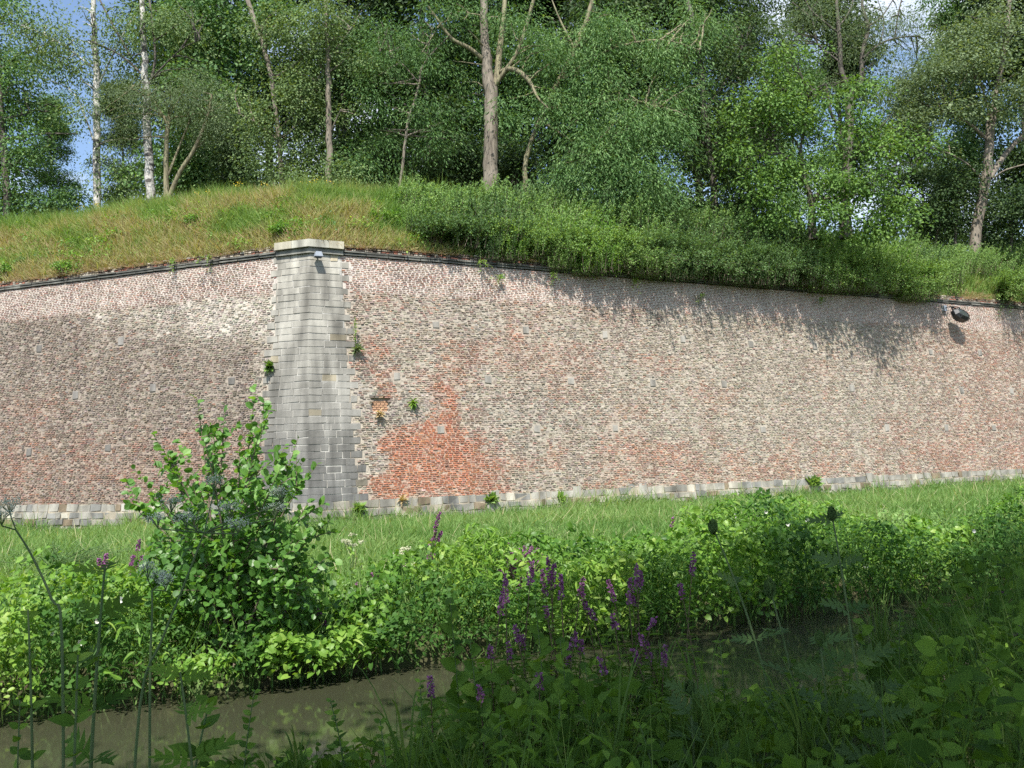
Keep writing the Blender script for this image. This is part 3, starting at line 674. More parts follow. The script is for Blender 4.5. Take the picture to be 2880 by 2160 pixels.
make_tree('poplar_tree', 'straight brown-trunked tree just right of the stone corner', None, YT + 6,
    [(329, 196, 7), (329, 150, 6.6), (329, 110, 6.2), (328, 74, 5.6), (327, 30, 4.5), (325, -30, 3)],
    [[(330, 135, 2.2, -.5), (336, 120, 1.6), (342, 108, .8)], [(328, 60, 2, 0), (350, 30, 1.2), (362, 10, .7)]],
    [(335, 22, 30, 34, -.3, 46), (352, 60, 18, 24, 0, 18), (336, 172, 24, 14, -.5, 18), (300, 176, 18, 12, -.4, 10), (358, 120, 14, 26, .5, 12), (312, 10, 20, 20, .4, 14)],
    'birch', 'bark', .090, T_QUAD, 28, .38, .3, 1., 35)
make_tree('ash_tree', 'thin crooked sapling trunk left of the big central tree', None, YT + 6.5,
    [(398.5, 194, 3), (404.6, 150, 3), (408, 123, 2.8), (418.5, 86, 2.6), (425, 62, 2.2), (447, 38, 1.6)],
    [[(420, 84, 1.6, 0), (400, 62, 1), (380, 52, .6)], [(426, 62, 1.6, 0), (432, 30, 1)]],
    [(385, 40, 34, 32, -.3, 70), (372, 88, 24, 26, -.1, 36), (418, 98, 22, 26, .2, 34), (440, 130, 26, 26, .3, 34), (384, 135, 20, 20, .5, 20), (366, 165, 22, 18, 0, 22), (425, 30, 26, 24, .3, 34), (395, 165, 14, 18, .4, 12)],
    'ash', 'bark', .115, T_SLIM, 30, .40, .45, 1., 36)
make_tree('oak_tree', 'largest central tree with a thick grey trunk and forking limbs', None, YT + 6.2,
    [(491, 196, 17), (490, 172, 15.5), (491, 140, 15), (491, 110, 14.5), (490, 90, 14), (487, 66, 11), (485, 38, 9), (484, 8, 8), (482, -40, 6)],
    [[(484, 60, 5, -.6), (469, 48, 4.6), (452, 39, 4), (440, 23, 3), (428, 6, 2)], [(492, 92, 9, .4), (497, 78, 8), (499, 55, 7), (503, 25, 6), (506, -20, 4)],
     [(493, 88, 6, -.8), (505, 71, 5), (516, 55, 4.6), (525, 31, 4.4), (532, 6, 4), (540, -20, 3)], [(500, 72, 5, -1.4), (510, 69, 5.2), (521, 73, 5.4), (531, 84, 4), (538, 98, 2.4), (548, 108, 1.4)],
     [(483, 16, 2, -.6), (470, 14, 1.6), (464, 20, 1)], [(440, 24, 2, -.6), (430, 40, 1.3), (422, 52, .8)], [(485, 48, 2.4, -.9), (476, 38, 1.8), (468, 30, 1)]],
    [(455, 8, 34, 18, -.4, 36), (520, 20, 30, 22, -.6, 30), (545, 50, 30, 24, -.4, 40), (438, 62, 22, 16, .2, 14), (505, 100, 14, 12, -.9, 9), (545, 85, 18, 14, 0, 12), (498, 24, 18, 14, 0.6, 10), (460, 85, 22, 20, 1.2, 14)],
    'ash', 'bark', .115, T_SLIM, 28, .40, .4, 1., 37, limbmat='bark_lichen')
make_tree('ash_tree', 'broad ash right of the central tree, drooping sprays hanging to the crest', None, YT + 6.4,
    [(526, 196, 5.5), (525, 175, 5), (528, 150, 5), (545, 110, 6), (570, 60, 6), (590, 10, 5), (600, -40, 3)],
    [[(545, 110, 4, -.5), (590, 105, 3), (630, 100, 2), (660, 108, 1)], [(560, 80, 4, -.5), (610, 50, 3), (660, 40, 2), (700, 50, 1)], [(575, 50, 3, 0), (560, 20, 2), (550, -5, 1)], [(540, 120, 3, -.6), (570, 140, 2), (600, 160, 1.2)]],
    [(575, 40, 36, 24, -.5, 70), (620, 28, 40, 28, 0, 74), (665, 50, 34, 30, -.2, 66), (600, 78, 40, 26, -.6, 78), (560, 108, 32, 24, -.6, 56), (620, 120, 40, 24, -.9, 80), (668, 118, 34, 28, -.6, 66), (585, 150, 36, 24, -.9, 66), (640, 160, 40, 26, -1.0, 76), (555, 172, 26, 22, -.5, 30), (600, 188, 30, 14, -.8, 34), (660, 190, 30, 16, -.6, 34), (690, 90, 24, 30, .2, 36), (700, 20, 30, 28, .6, 46)],
    'ash', 'bark_lichen', .125, T_SLIM, 30, .40, .5, 1., 38, vb=.12)
make_tree('ash_tree', 'shadowed ash behind the ash sprays, left of the bright maple', None, YT + 8.5,
    [(716, 215, 7), (712, 170, 7), (704, 110, 6.5), (700, 60, 5.5), (690, 10, 5), (680, -40, 3)],
    [[(705, 110, 3.5, 0), (730, 75, 2.4), (745, 40, 1.4)], [(702, 80, 3, 0), (680, 50, 2), (668, 30, 1)], [(710, 150, 3, 0), (690, 130, 2), (680, 118, 1)]],
    [(712, 30, 36, 28, 0, 56), (748, 40, 30, 26, .2, 40), (730, 80, 34, 24, 0, 36), (700, 130, 28, 30, .2, 36), (735, 130, 30, 24, .6, 28), (715, 180, 30, 26, 0, 36), (760, 90, 24, 20, .4, 18), (740, 205, 26, 16, 0, 20)],
    'dark', 'bark_dark', .115, T_QUAD, 28, .42, .4, 1., 39, vb=.22)
make_tree('maple_tree', 'bright green bushy maple with a dark forked trunk low in its crown', None, YT + 7.2,
    [(812, 222, 8), (812, 205, 7), (808, 190, 6), (803, 172, 5), (800, 150, 4)],
    [[(812, 202, 5.5, -.4), (822, 190, 5), (836, 176, 4.4), (846, 168, 3), (858, 152, 2)], [(804, 172, 3, -.3), (788, 160, 2.6), (776, 146, 2), (770, 130, 1.3)], [(836, 176, 3, -.3), (852, 162, 2.2), (860, 148, 1.4)], [(800, 150, 3, 0), (806, 120, 2), (812, 90, 1.2)], [(812, 200, 3, -.5), (850, 196, 2), (880, 190, 1)]],
    [(790, 62, 24, 16, -.5, 32), (770, 88, 34, 20, -.6, 54), (812, 90, 26, 18, -.6, 36), (745, 112, 26, 20, -.2, 34), (785, 122, 34, 18, -.7, 50), (856, 86, 24, 16, -.4, 26), (870, 118, 26, 20, -.6, 40), (895, 146, 26, 24, -.5, 44), (845, 148, 28, 18, -.8, 36), (790, 158, 34, 16, -.5, 36), (740, 156, 30, 24, -.1, 34), (835, 182, 34, 16, -.9, 46), (880, 190, 34, 20, -.8, 54), (765, 190, 34, 18, -.6, 44), (820, 215, 36, 14, -1, 44), (870, 222, 34, 12, -.8, 38), (760, 214, 28, 12, -.4, 26), (905, 200, 18, 22, -.3, 20)],
    'maple', 'bark_dark', .12, T_QUAD, 24, .34, .2, .62, 40)
make_tree('locust_tree', 'tall thin-leaved tree with bare dark limbs against the sky', None, YT + 9.5,
    [(844, 222, 9), (846, 175, 9), (849, 133, 9), (850, 105, 8.5), (850, 88, 8)],
    [[(850, 90, 6, 0), (841, 70, 5.4), (840, 45, 4.8), (838, 22, 4), (835, -20, 3)], [(851, 92, 6, .3), (861, 84, 5.4), (862, 54, 4.6), (868, 28, 4), (862, 4, 3), (868, -20, 2)],
     [(840, 34, 2.6, 0), (822, 20, 2.2), (808, 6, 1.8), (800, -20, 1.4)], [(863, 58, 2.6, 0), (880, 44, 2), (897, 38, 1.8), (916, 36, 1)], [(866, 28, 2, 0), (882, 16, 1.6), (896, -5, 1)], [(840, 62, 2.4, .6), (818, 44, 2), (812, 20, 1.6), (792, 2, 1)], [(845, 128, 4, -.5), (833, 118, 3.4), (828, 98, 2), (826, 84, 1.4)],
     [(838, 28, 2, .3), (850, 10, 1.4), (856, -12, 1)], [(895, 38, 1.6, 0), (898, 15, 1.5), (904, -10, 1.2)], [(880, 44, 1.6, .3), (884, 22, 1.2), (878, 0, .8)]],
    [(815, 12, 26, 20, 0, 26), (860, 30, 40, 30, 0, 34), (900, 18, 28, 22, .4, 30), (790, 40, 22, 26, .5, 30), (920, 50, 24, 26, .5, 26), (825, 85, 24, 16, .6, 16), (875, 90, 22, 18, .6, 16), (880, 60, 26, 18, 0, 10), (835, 55, 24, 20, .6, 8), (850, 5, 30, 16, .4, 10)],
    'willow', 'bark_dark', .10, T_SLIM, 28, .45, .3, 1.5, 41, twigs=1.6)
make_tree('poplar_tree', 'pale-leaved leaning tree at the right edge with long low dead boughs', None, YT + 14,
    [(973, 256, 11), (978, 222, 10.5), (985, 185, 10), (989, 150, 9), (991, 125, 8), (996, 95, 6), (1004, 50, 5), (1010, 0, 4)],
    [[(990, 178, 6, .6), (1000, 162, 5.6), (1009, 150, 5), (1024, 134, 4.4), (1045, 110, 3)], [(985, 138, 3.6, -.6), (977, 130, 3.2), (968, 123, 2.8), (956, 116, 2.2), (945, 112, 1.4)],
     [(984, 182, 2.4, -.9), (975, 172, 2.2), (966, 163, 1.8), (950, 154, 1.6), (930, 148, .8)], [(994, 178, 2, -.9), (1006, 170, 1.8), (1030, 163, 1.4)], [(988, 148, 3.2, 0), (987, 130, 3), (988, 110, 2.2), (980, 80, 1.6)]],
    [(1000, 40, 34, 30, -.8, 62), (960, 62, 36, 26, -1, 62), (1010, 80, 26, 22, -1, 34), (925, 78, 32, 24, -.6, 50), (975, 100, 26, 14, -1.2, 24), (930, 112, 28, 18, -1, 36), (905, 132, 24, 18, -.5, 30), (960, 30, 28, 20, 0, 34), (1016, 118, 16, 14, -.6, 12), (935, 145, 20, 12, -.2, 14), (895, 100, 20, 20, 0, 18), (1004, 10, 30, 18, 0, 26)],
    'poplar', 'bark', .115, T_QUAD, 28, .42, .2, 1., 42)
make_tree('ash_tree', 'dark leafy tree filling the left edge of the photo', None, YT + 10,
    [(8, 232, 7), (6, 180, 7), (2, 120, 6), (-4, 40, 5), (-8, -20, 4)],
    [[(4, 140, 3, 0), (40, 134, 2.2), (78, 134, 1.2)], [(3, 120, 3, 0), (30, 112, 2), (48, 104, 1)], [(0, 70, 3, 0), (26, 52, 2), (60, 40, 1)]],
    [(18, 12, 36, 20, -.2, 36), (22, 62, 34, 26, -.4, 54), (8, 108, 26, 22, 0, 34), (38, 148, 34, 22, 0, 46), (12, 178, 26, 18, .2, 26), (50, 190, 30, 14, .2, 24), (62, 112, 16, 12, .6, 10), (24, 206, 30, 10, .2, 16), (84, 196, 20, 12, .5, 12)],
    'ash', 'bark_dark', .105, T_QUAD, 28, .42, .3, 1., 43)
# low undergrowth behind the crest: each bush its own thing
ug = [(60, 216, 20, 9, 'birch', 'left of the white birches'), (125, 206, 20, 10, 'dark', 'between the two white birches'), (222, 182, 26, 18, 'dark', 'right of the leaning willow stems'), (355, 178, 26, 16, 'dark', 'right of the straight brown trunk'), (382, 160, 24, 26, 'dark', 'behind the thin crooked sapling'), (432, 172, 34, 26, 'dark', 'left of the thick central trunk'), (548, 196, 24, 14, 'dark', 'right of the thick central trunk'), (470, 160, 18, 34, 'dark', 'against the left side of the thick central trunk'), (515, 160, 18, 26, 'dark', 'against the right side of the thick central trunk'), (700, 214, 30, 16, 'shrub_dark', 'under the ash sprays'), (935, 215, 26, 28, 'dark', 'between the bright maple and the right edge tree'), (1010, 215, 24, 36, 'dark', 'under the right edge tree'), (955, 180, 22, 24, 'dark', 'behind the dead boughs at the right'), (238, 140, 22, 26, 'dark', 'in the gap right of the willow crown')]
for i, (x, y, rx, ry, mk, where) in enumerate(ug):
    make_tree('understorey_bush', 'dark leafy bush behind the crest ' + where, None, YT + 9.5 + (1.2 if x < 300 else 0) + (5 if x > 900 else 0),
        [(x, crest_y(x) + 12, 3), (x + 2, y, 2.4), (x, y - ry * .5, 1)], [], [(x, y, rx, ry, 0, int(rx * ry * .13) + 8)], mk, 'bark_dark', .12, T_QUAD, 28, .40, .15, 1., 60 + i, twigs=.6, group='dark bushes behind the crest', cat='bush')

# ------------------------------------------------------------------ background wood: whole trees further back, copies
def wood_tree(seed):
    g = np.random.default_rng(seed); root = empty('woodland_tree', '', 'tree', (0, 0, 0))
    mt = MB(); pts = np.array([[0, 0, -4], [.1, 0, 4], [-.2, .1, 9], [.2, 0, 15], [0, .2, 21.]]); tube(mt, smooth_path(pts), np.interp(np.arange(17), [0, 16], [.26, .05]), 7)
    for k in range(26):
        z = g.uniform(3, 20); a = g.uniform(0, 2 * PI); L = g.uniform(2, 4.3); limb(mt, (0, 0, z), (L * math.cos(a), L * math.sin(a), z + g.uniform(.3, 2.4)), .08, .015, g, .05, 4)
    mt.build('trunk', M['bark_dark'], root, True)
    bl = []
    for k in range(36):
        z = g.uniform(.5, 23); a = g.uniform(0, 2 * PI); R_ = g.uniform(.6, 3.4) * (1 - .5 * max(0, z - 12) / 10); bl.append(((R_ * math.cos(a), R_ * math.sin(a), z), (1.8, 1.8, 1.3), 30))
    mc = MB(); leaf_cloud(mc, bl, .19, T_QUAD, 26, .5, .3, 1., g); mc.build('crown', M['dark' if seed % 2 else 'ash'], root)
    return root
protos = [wood_tree(101), wood_tree(102), wood_tree(103)]
ORD = ['first', 'second', 'third', 'fourth', 'fifth', 'sixth', 'seventh', 'eighth', 'ninth', 'tenth', 'eleventh', 'twelfth', 'thirteenth', 'fourteenth', 'fifteenth', 'sixteenth', 'seventeenth', 'eighteenth', 'nineteenth', 'twentieth', 'twenty-first', 'twenty-second', 'twenty-third', 'twenty-fourth', 'twenty-fifth', 'twenty-sixth', 'twenty-seventh']
def copy_tree(root):
    r_ = root.copy(); COL.objects.link(r_)
    for ch in list(root.children):
        c = ch.copy(); COL.objects.link(c); c.parent = r_
        for gch in ch.children:
            d_ = gch.copy(); COL.objects.link(d_); d_.parent = c
    return r_
g = np.random.default_rng(77)
spots = [(-38, 17, .9), (50, 26, .42), (122, 27, .5), (192, 21, .8), (226, 15, 1.), (268, 21, 1.), (345, 17, .9), (384, 21, 1.), (430, 16, 1.), (462, 22, 1.), (512, 18, 1.), (560, 24, 1.), (606, 17, 1.), (655, 22, 1.), (700, 19, 1.), (752, 26, .8), (800, 24, .55), (850, 30, .9), (926, 21, .6), (985, 24, .9), (1040, 19, 1.), (1085, 24, 1.)]
for i, (px, dy, hs) in enumerate(spots):
    o = protos[i % 3] if i < 3 else copy_tree(protos[i % 3])
    Yb = YT + dy + (5 if px > 880 else 0); b0 = at(float(px), float(crest_y(px)) + 6, Yb); o.location = (b0[0], b0[1], b0[2] - 1.2); o.rotation_euler = (0, 0, g.uniform(0, 6.28)); s_ = g.uniform(.85, 1.12) * hs; o.scale = (s_, s_, s_ * g.uniform(.95, 1.1))
    o['label'] = '%s tree from the left in the shadowed row behind the crest trees' % ORD[i]; o['group'] = 'shadowed background trees'
# ------------------------------------------------------------------ grass and weeds on the slope (uncountable)
def blades(mb, pos, h, wd, g, lean=(0, 0, 0), vb=.4, vs=.2, spread=.35):
    n = len(pos); d = nrm(np.array([0, 0, 1.]) + g.normal(0, spread, (n, 3)) * np.array([1, 1, .2]) + np.asarray(lean)); a = g.uniform(0, 2 * PI, n)
    nm = np.stack([np.cos(a), np.sin(a), np.full(n, .15)], -1)
    hh = h * g.uniform(.55, 1.25, n); scatter(mb, T_BLADE, pos, basis(d, nm), np.stack([np.broadcast_to(wd, (n,)) * g.uniform(.7, 1.4, n), hh, hh * .8], -1), np.clip(vb + g.normal(0, vs, n), 0, 1))
g = np.random.default_rng(200)
mb = MB(); N = 90000; px = g.uniform(-40, 560, N); u = g.uniform(-.02, 1.15, N); keep = (px < 410) | (g.random(N) < .6); px, u = px[keep], u[keep]; N = len(px)
pos = slope_pt(px, u); pos[:, 0] += g.normal(0, .15, N)
red = fbm(px * .025, u * 3.2, 5); vb = .24 + .52 * sm(red, .42, .66) * (1 - .6 * sm(u, .6, .95)); vb = np.where(u < .16, .62 + .25 * g.random(N), vb) - .15 * sm(px, 330, 420)
blades(mb, pos, (.38 + .34 * u) * (.5 + 1.0 * fbm(px * .06, u * 5, 15)), .022, g, (0, -.15, 0), vb, .13, .55)
N = 26000; px = g.uniform(420, 1120, N); u = g.uniform(-.02, 1.2, N); pos = slope_pt(px, u); blades(mb, pos, .42, .025, g, (0, -.1, 0), .22, .15, .4)
N = 9000; px = g.uniform(400, 960, N); u = g.uniform(.85, 1.15, N); pos = slope_pt(px, u); blades(mb, pos, .95 * (.5 + fbm(px * .08, u, 19)), .02, g, (.15, -.1, 0), .26, .2, .25)
N = 22000; px = g.uniform(880, 1140, N); u = g.uniform(.1, 1.2, N); pos = slope_pt(px, u); blades(mb, pos, .5, .022, g, (.1, -.1, 0), .36, .2, .35)
tag(mb.build('slope_grass', M['slope']), 'reddish and green rough grass covering the slope above the wall', 'grass', kind='stuff')
mb = MB(); N = 4200; px = g.uniform(-30, 1060, N); u = g.uniform(.86, 1.05, N); keep = fbm(px * .03, u * 0, 8) > .46; pos = slope_pt(px[keep], u[keep]); blades(mb, pos, .62, .016, g, (.1, 0, 0), .5, .3, .25)
N = 9500; px = g.uniform(-30, 1060, N); u = g.uniform(-.04, .10, N); keep = (fbm(px * .04, u * 0, 12) > .47) & ((px < 660) | (px > 925)); pos = slope_pt(px[keep], u[keep]); blades(mb, pos, .30, .016, g, (0, -1.2, -1.0), .5, .3, .5)
tag(mb.build('dry_grass', M['dry']), 'straw coloured dead grass fringing the wall top and the crest', 'dry grass', kind='stuff')
# leafy weeds on the slope (low, mixed through the grass)
mb = MB(); bl = []
for k in range(190):
    px = float(g.uniform(-20, 560)); u = float(g.uniform(.02, .9)); 
    if px > 420 and u < .3: continue
    c = slope_pt(px, u) + np.array([0, -.05, .16]); bl.append((c, (.35, .25, .18), 2))
leaf_cloud(mb, bl, .075, T_OVATE, 22, .15, .1, 1., g)
tag(mb.build('slope_weeds', M['herb']), 'bright green leafy weeds scattered through the slope grass', 'weeds', kind='stuff')

# ------------------------------------------------------------------ shrubs crowding the wall top
def shrub(name, label, px, u, R_, H, mk, lean, seed, n=46, leaf=.055, group='shrubs crowding the wall top', hang=0.):
    g = np.random.default_rng(seed); b0 = slope_pt(float(px), float(u)); root = empty(name, label, 'shrub', b0, group)
    ms = MB(); mf = MB()
    P = []; Dn = []; Vv = []
    for k in range(n):
        a = g.uniform(0, 2 * PI); r_ = math.sqrt(g.random()) * R_
        tip = np.array([r_ * math.cos(a), r_ * math.sin(a) * .75, H * g.uniform(.55, 1.1) * (1 - .35 * (r_ / R_) ** 2)]) + np.array(lean) * g.uniform(.5, 1.3)
        if hang and g.random() < .45: tip[2] -= hang * g.uniform(.4, 1.2); tip[1] -= .25
        st = np.array([g.normal(0, .12), g.normal(0, .12), -.05]); pts = bez(st, (st + tip) / 2 + np.array([0, 0, .25]), tip, 7); tube(ms, pts, np.linspace(.012, .003, 7), 4)
        m_ = 46; tt = g.uniform(.28, 1.02, m_); q = np.stack([np.interp(tt, np.linspace(0, 1, 7), pts[:, i]) for i in range(3)], -1)
        cv = g.normal(.45, .14); P.append(q + g.normal(0, .055, q.shape)); Dn.append(nrm((pts[-1] - pts[-3])[None] + g.normal(0, .12, (m_, 3)))); Vv.append(np.clip(cv + g.normal(0, .16, m_), 0, 1))
    P = np.concatenate(P); Dn = np.concatenate(Dn); Vv = np.concatenate(Vv); nm = nrm(np.array([0, -.3, .6]) + g.normal(0, .6, P.shape))
    scatter(mf, T_QUAD, P, basis(Dn + g.normal(0, .5, P.shape), nm), leaf * g.uniform(.7, 1.4, len(P)), Vv)
    ms.build('stems', M['twig'], root); mf.build('foliage', M[mk], root); return root
k = 0
row = [x for x in np.arange(436, 1100, 27)]
for i, x in enumerate(row):
    gap = 925 < x < 985
    if not gap or x < 930:
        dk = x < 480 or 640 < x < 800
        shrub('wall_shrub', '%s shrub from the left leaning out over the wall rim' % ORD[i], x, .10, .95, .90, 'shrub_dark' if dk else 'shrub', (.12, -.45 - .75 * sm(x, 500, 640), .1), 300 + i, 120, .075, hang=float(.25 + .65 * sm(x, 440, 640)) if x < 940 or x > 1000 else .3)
gs = np.random.default_rng(88)
def thicket(name, seed, mk):
    g = np.random.default_rng(seed); root = empty(name, '', 'shrub', (0, 0, 0), 'feathery shrubs filling the slope'); ms = MB(); mf = MB(); P = []; Dn = []; Vv = []
    for k in range(70):
        st = np.append(g.normal(0, .42, 2), -.1); L = g.uniform(.6, 1.15); tip = st + np.array([g.normal(.12, .22), g.normal(-.25, .22), L]) ; pts = bez(st, (st + tip) / 2 + np.array([0, .08, .12]), tip, 6); tube(ms, pts, np.linspace(.009, .003, 6), 4)
        m_ = 74; tt = g.random(m_) ** .7; q = np.stack([np.interp(tt, np.linspace(0, 1, 6), pts[:, i]) for i in range(3)], -1); wd = .10 * (1.15 - tt)[:, None]
        P.append(q + g.normal(0, 1, q.shape) * wd * .75); Dn.append(nrm(nrm(tip - st)[None] * .7 + g.normal(0, .55, (m_, 3)))); Vv.append(np.clip(g.normal(.45, .13) + .15 * (tt - .5) + g.normal(0, .17, m_), 0, 1))
    P = np.concatenate(P); Dn = np.concatenate(Dn); Vv = np.concatenate(Vv); scatter(mf, T_QUAD, P, basis(Dn, nrm(np.array([0, -.6, .5]) + g.normal(0, .5, P.shape))), .062 * g.uniform(.6, 1.4, len(P)), Vv)
    ms.build('stems', M['twig'], root); mf.build('foliage', M[mk], root); return root
TH = [thicket('slope_shrub', 870 + i, mk) for i, mk in enumerate(('shrub', 'shrub', 'shrub_dark', 'shrub', 'herb'))]; used = set()
for (u0, x0, x1, stp, sc0) in ((-.0, 560, 930, 17, .80), (.05, 470, 925, 21, .85), (.22, 415, 945, 21, .95), (.40, 420, 1110, 22, 1.0), (.58, 405, 1110, 22, .95), (.76, 400, 1000, 22, .82), (.93, 395, 930, 23, .52)):
    for x in np.arange(x0, x1, stp):
        xx = x + gs.normal(0, 5); u = u0 + gs.uniform(-.07, .07)
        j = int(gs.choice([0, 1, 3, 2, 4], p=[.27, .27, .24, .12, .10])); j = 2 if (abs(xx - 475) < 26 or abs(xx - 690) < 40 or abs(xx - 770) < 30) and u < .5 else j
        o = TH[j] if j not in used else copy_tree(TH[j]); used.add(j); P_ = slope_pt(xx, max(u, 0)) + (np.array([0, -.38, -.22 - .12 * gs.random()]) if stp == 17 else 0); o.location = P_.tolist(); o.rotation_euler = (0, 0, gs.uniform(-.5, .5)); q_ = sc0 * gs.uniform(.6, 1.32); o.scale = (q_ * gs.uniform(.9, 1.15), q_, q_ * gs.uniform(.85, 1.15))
        o['label'] = ('deep green' if j == 2 else 'bright yellow-green' if j == 4 else 'feathery light green') + ' shrub in the thicket on the slope above the wall'
for i, (x, u) in enumerate([(282, .12), (64, .02), (6, .06), (195, .35), (378, .3), (398, .62)]):
    w_ = ['just above the left end of the stone cap', 'hanging over the wall rim near the left edge', 'at the left edge on the wall rim', 'in the middle of the red grass slope', 'right of the stone cap', 'left end of the thick shrubbery near the crest'][i]
    shrub('slope_bush', 'small bright green bush ' + w_, x, u, .42, .42, 'herb', (0, -.12, 0), 420 + i, 20, .07, group=None)
# long arching sprays hanging in front of the wall: the long shadows come from these
for i, (x, dx, dn, out) in enumerate([(640, .35, -.35, 1.3), (715, .5, -.2, 1.5), (800, .9, -.45, 1.5), (840, 1.3, -.6, 1.6), (905, 1.0, -.5, 1.0), (1012, -.9, -.9, .9)]):
    b0 = slope_pt(float(x), .05); root = empty('arching_spray', '%s long arching leafy spray from the left hanging out from the wall rim' % ORD[i], 'branch', b0, 'arching sprays over the wall')
    ms = MB(); mf = MB(); g2 = np.random.default_rng(500 + i)
    for kk in range(3):
        tip = np.array([dx + g2.normal(0, .3), -out * g2.uniform(.7, 1.05), dn + g2.normal(0, .15)]); pts = bez(np.zeros(3), np.array([dx * .4, -out * .5, .45]), tip, 12); tube(ms, pts, np.linspace(.012, .003, 12), 4)
        tt = g2.uniform(.2, 1, 110); q = np.stack([np.interp(tt, np.linspace(0, 1, 12), pts[:, j]) for j in range(3)], -1) + g2.normal(0, .06, (110, 3))
        scatter(mf, T_QUAD, q, basis(g2.normal(0, 1, (110, 3)) + np.array([dx, -1, -.4]), nrm(np.array([0, -.2, .7]) + g2.normal(0, .5, (110, 3)))), .07 * g2.uniform(.6, 1.3, 110), g2.uniform(.2, .8, 110))
    ms.build('stems', M['twig'], root); mf.build('foliage', M['shrub_dark'], root)

# ------------------------------------------------------------------ ragwort on the crest
g = np.random.default_rng(210)
rag_px = [82, 95, 205, 222, 240, 262, 305, 316, 330, 412, 418, 424, 505, 512, 520, 527, 556, 568, 576, 584, 592, 600, 614, 622, 748, 812, 876, 884, 890, 968, 976, 985, 992, 1000, 1010, 1018]
for i, x in enumerate(rag_px):
    u = float(g.uniform(.8, 1.02)); b0 = slope_pt(float(x), u); h = g.uniform(.55, .85)
    root = empty('ragwort_plant', '%s yellow ragwort from the left flowering on the crest' % (ORD[i] if i < 24 else 'one'), 'flower', b0, 'yellow ragworts along the crest')
    if i >= 24: root['label'] = 'small yellow ragwort flowering on the crest above the thick shrubs'
    ms = MB(); mf = MB()
    for kk in range(3):
        tip = np.array([g.normal(0, .10), g.normal(0, .06), h * g.uniform(.85, 1.05)]); pts = bez(np.zeros(3), tip * .5 + np.array([.02, 0, 0]), tip, 5); tube(ms, pts, .005, 4)
        n = 9; q = tip + g.normal(0, .05, (n, 3)); scatter(mf, T_PET, q, basis(rdir(n, g), np.array([[0, -.4, 1.]] * n) + g.normal(0, .3, (n, 3))), .034, g.random(n))
    ms.build('stem', M['stem'], root); mf.build('flower_heads', M['yellow'], root)

# ------------------------------------------------------------------ plants rooted in the wall
def wall_place(px, py, e=.03):
    side, s, t_ = wall_st(px, py); return wpt(side, np.array(s), np.array(t_), np.array(e)), (nR if side else nL)
def tuft(name, label, px, py, size, nleaf, tm, mk, seed, cat='plant', up=.3, parts='foliage'):
    g = np.random.default_rng(seed); P, nn = wall_place(px, py); root = empty(name, label, cat, P); mf = MB()
    d = nrm(nn * .9 + np.array([0, 0, up]) + g.normal(0, .55, (nleaf, 3))); scatter(mf, tm, g.normal(0, .02, (nleaf, 3)), basis(d, np.array([[0, -.3, 1.]] * nleaf) + g.normal(0, .3, (nleaf, 3))), size * g.uniform(.6, 1.2, nleaf), g.uniform(.2, .9, nleaf))
    mf.build(parts, M[mk], root); return root
mul = tuft('mullein_plant', 'tall pale yellow-green mullein growing from the bricks right of the stone corner', 356, 350, .27, 30, T_LANCE, 'poplar', 600, up=.6)
g = np.random.default_rng(601); mb = MB(); pts = bez(np.zeros(3), np.array([0, -.2, .4]), np.array([.02, -.2, .95]), 7); tube(mb, pts, np.linspace(.022, .01, 7), 5); mb.build('stalk', M['stem'], mul)
mb = MB(); n = 60; tt = g.uniform(.3, 1, n); q = np.stack([np.interp(tt, np.linspace(0, 1, 7), pts[:, j]) for j in range(3)], -1) + g.normal(0, .02, (n, 3)); scatter(mb, T_QUAD, q, basis(rdir(n, g), rdir(n, g)), .06, g.uniform(.6, 1, n)); mb.build('flower_spike', M['herb'], mul)
tuft('wall_fern', 'dark green fern tuft on the left edge of the stone corner', 271, 367, .26, 40, T_OVATE, 'maple', 602)
tuft('wall_fern', 'small grassy tuft left of the orange brick patch', 413, 403, .24, 26, T_LANCE, 'herb', 603)
tuft('wall_weed', 'dry weed below the broken brick pocket', 379, 414, .24, 30, T_SLIM, 'dry', 604)
tuft('wall_weed', 'small weed growing at the foot of the stone corner', 358, 512, .34, 60, T_OVATE, 'shrub', 605, up=.8)
tuft('wall_weed', 'weed growing from the plinth ledge below the red bricks', 402, 500, .25, 30, T_SLIM, 'dry', 606)
tuft('wall_weed', 'green weed on the plinth in the middle of the wall', 490, 500, .30, 60, T_QUAD, 'shrub', 607)
tuft('wall_weed', 'leafy weed on the plinth above the meadow', 560, 499, .28, 60, T_QUAD, 'herb', 608)
tuft('wall_weed', 'tall leafy weed against the plinth behind the bindweed bush', 812, 486, .42, 90, T_QUAD, 'shrub', 609, up=1.2)
for i, (x, y) in enumerate([(176, 262), (213, 259), (500, 278), (633, 282), (700, 296), (818, 300), (478, 263), (550, 275)]):
    P, nn = wall_place(x, y, .16); g = np.random.default_rng(620 + i)
    root = empty('trailing_weed', '%s trailing weed from the left hanging over the wall top' % ORD[i], 'plant', P, 'trailing weeds on the wall top'); mb = MB(); ms = MB()
    for kk in range(5):
        tip = np.array([g.normal(0, .18), -g.uniform(.02, .30), -g.uniform(.1, .55)]); pts = bez(np.zeros(3), np.array([tip[0] * .3, -.2, .1]), tip, 6); tube(ms, pts, .005, 4)
        n = 22; tt = g.random(n); q = np.stack([np.interp(tt, np.linspace(0, 1, 6), pts[:, j]) for j in range(3)], -1) + g.normal(0, .03, (n, 3)); scatter(mb, T_QUAD, q, basis(rdir(n, g), np.array([[0, -.5, .6]] * n) + g.normal(0, .4, (n, 3))), .06, g.uniform(.3, 1, n))
    ms.build('stems', M['twig'], root); mb.build('foliage', M['herb'], root)

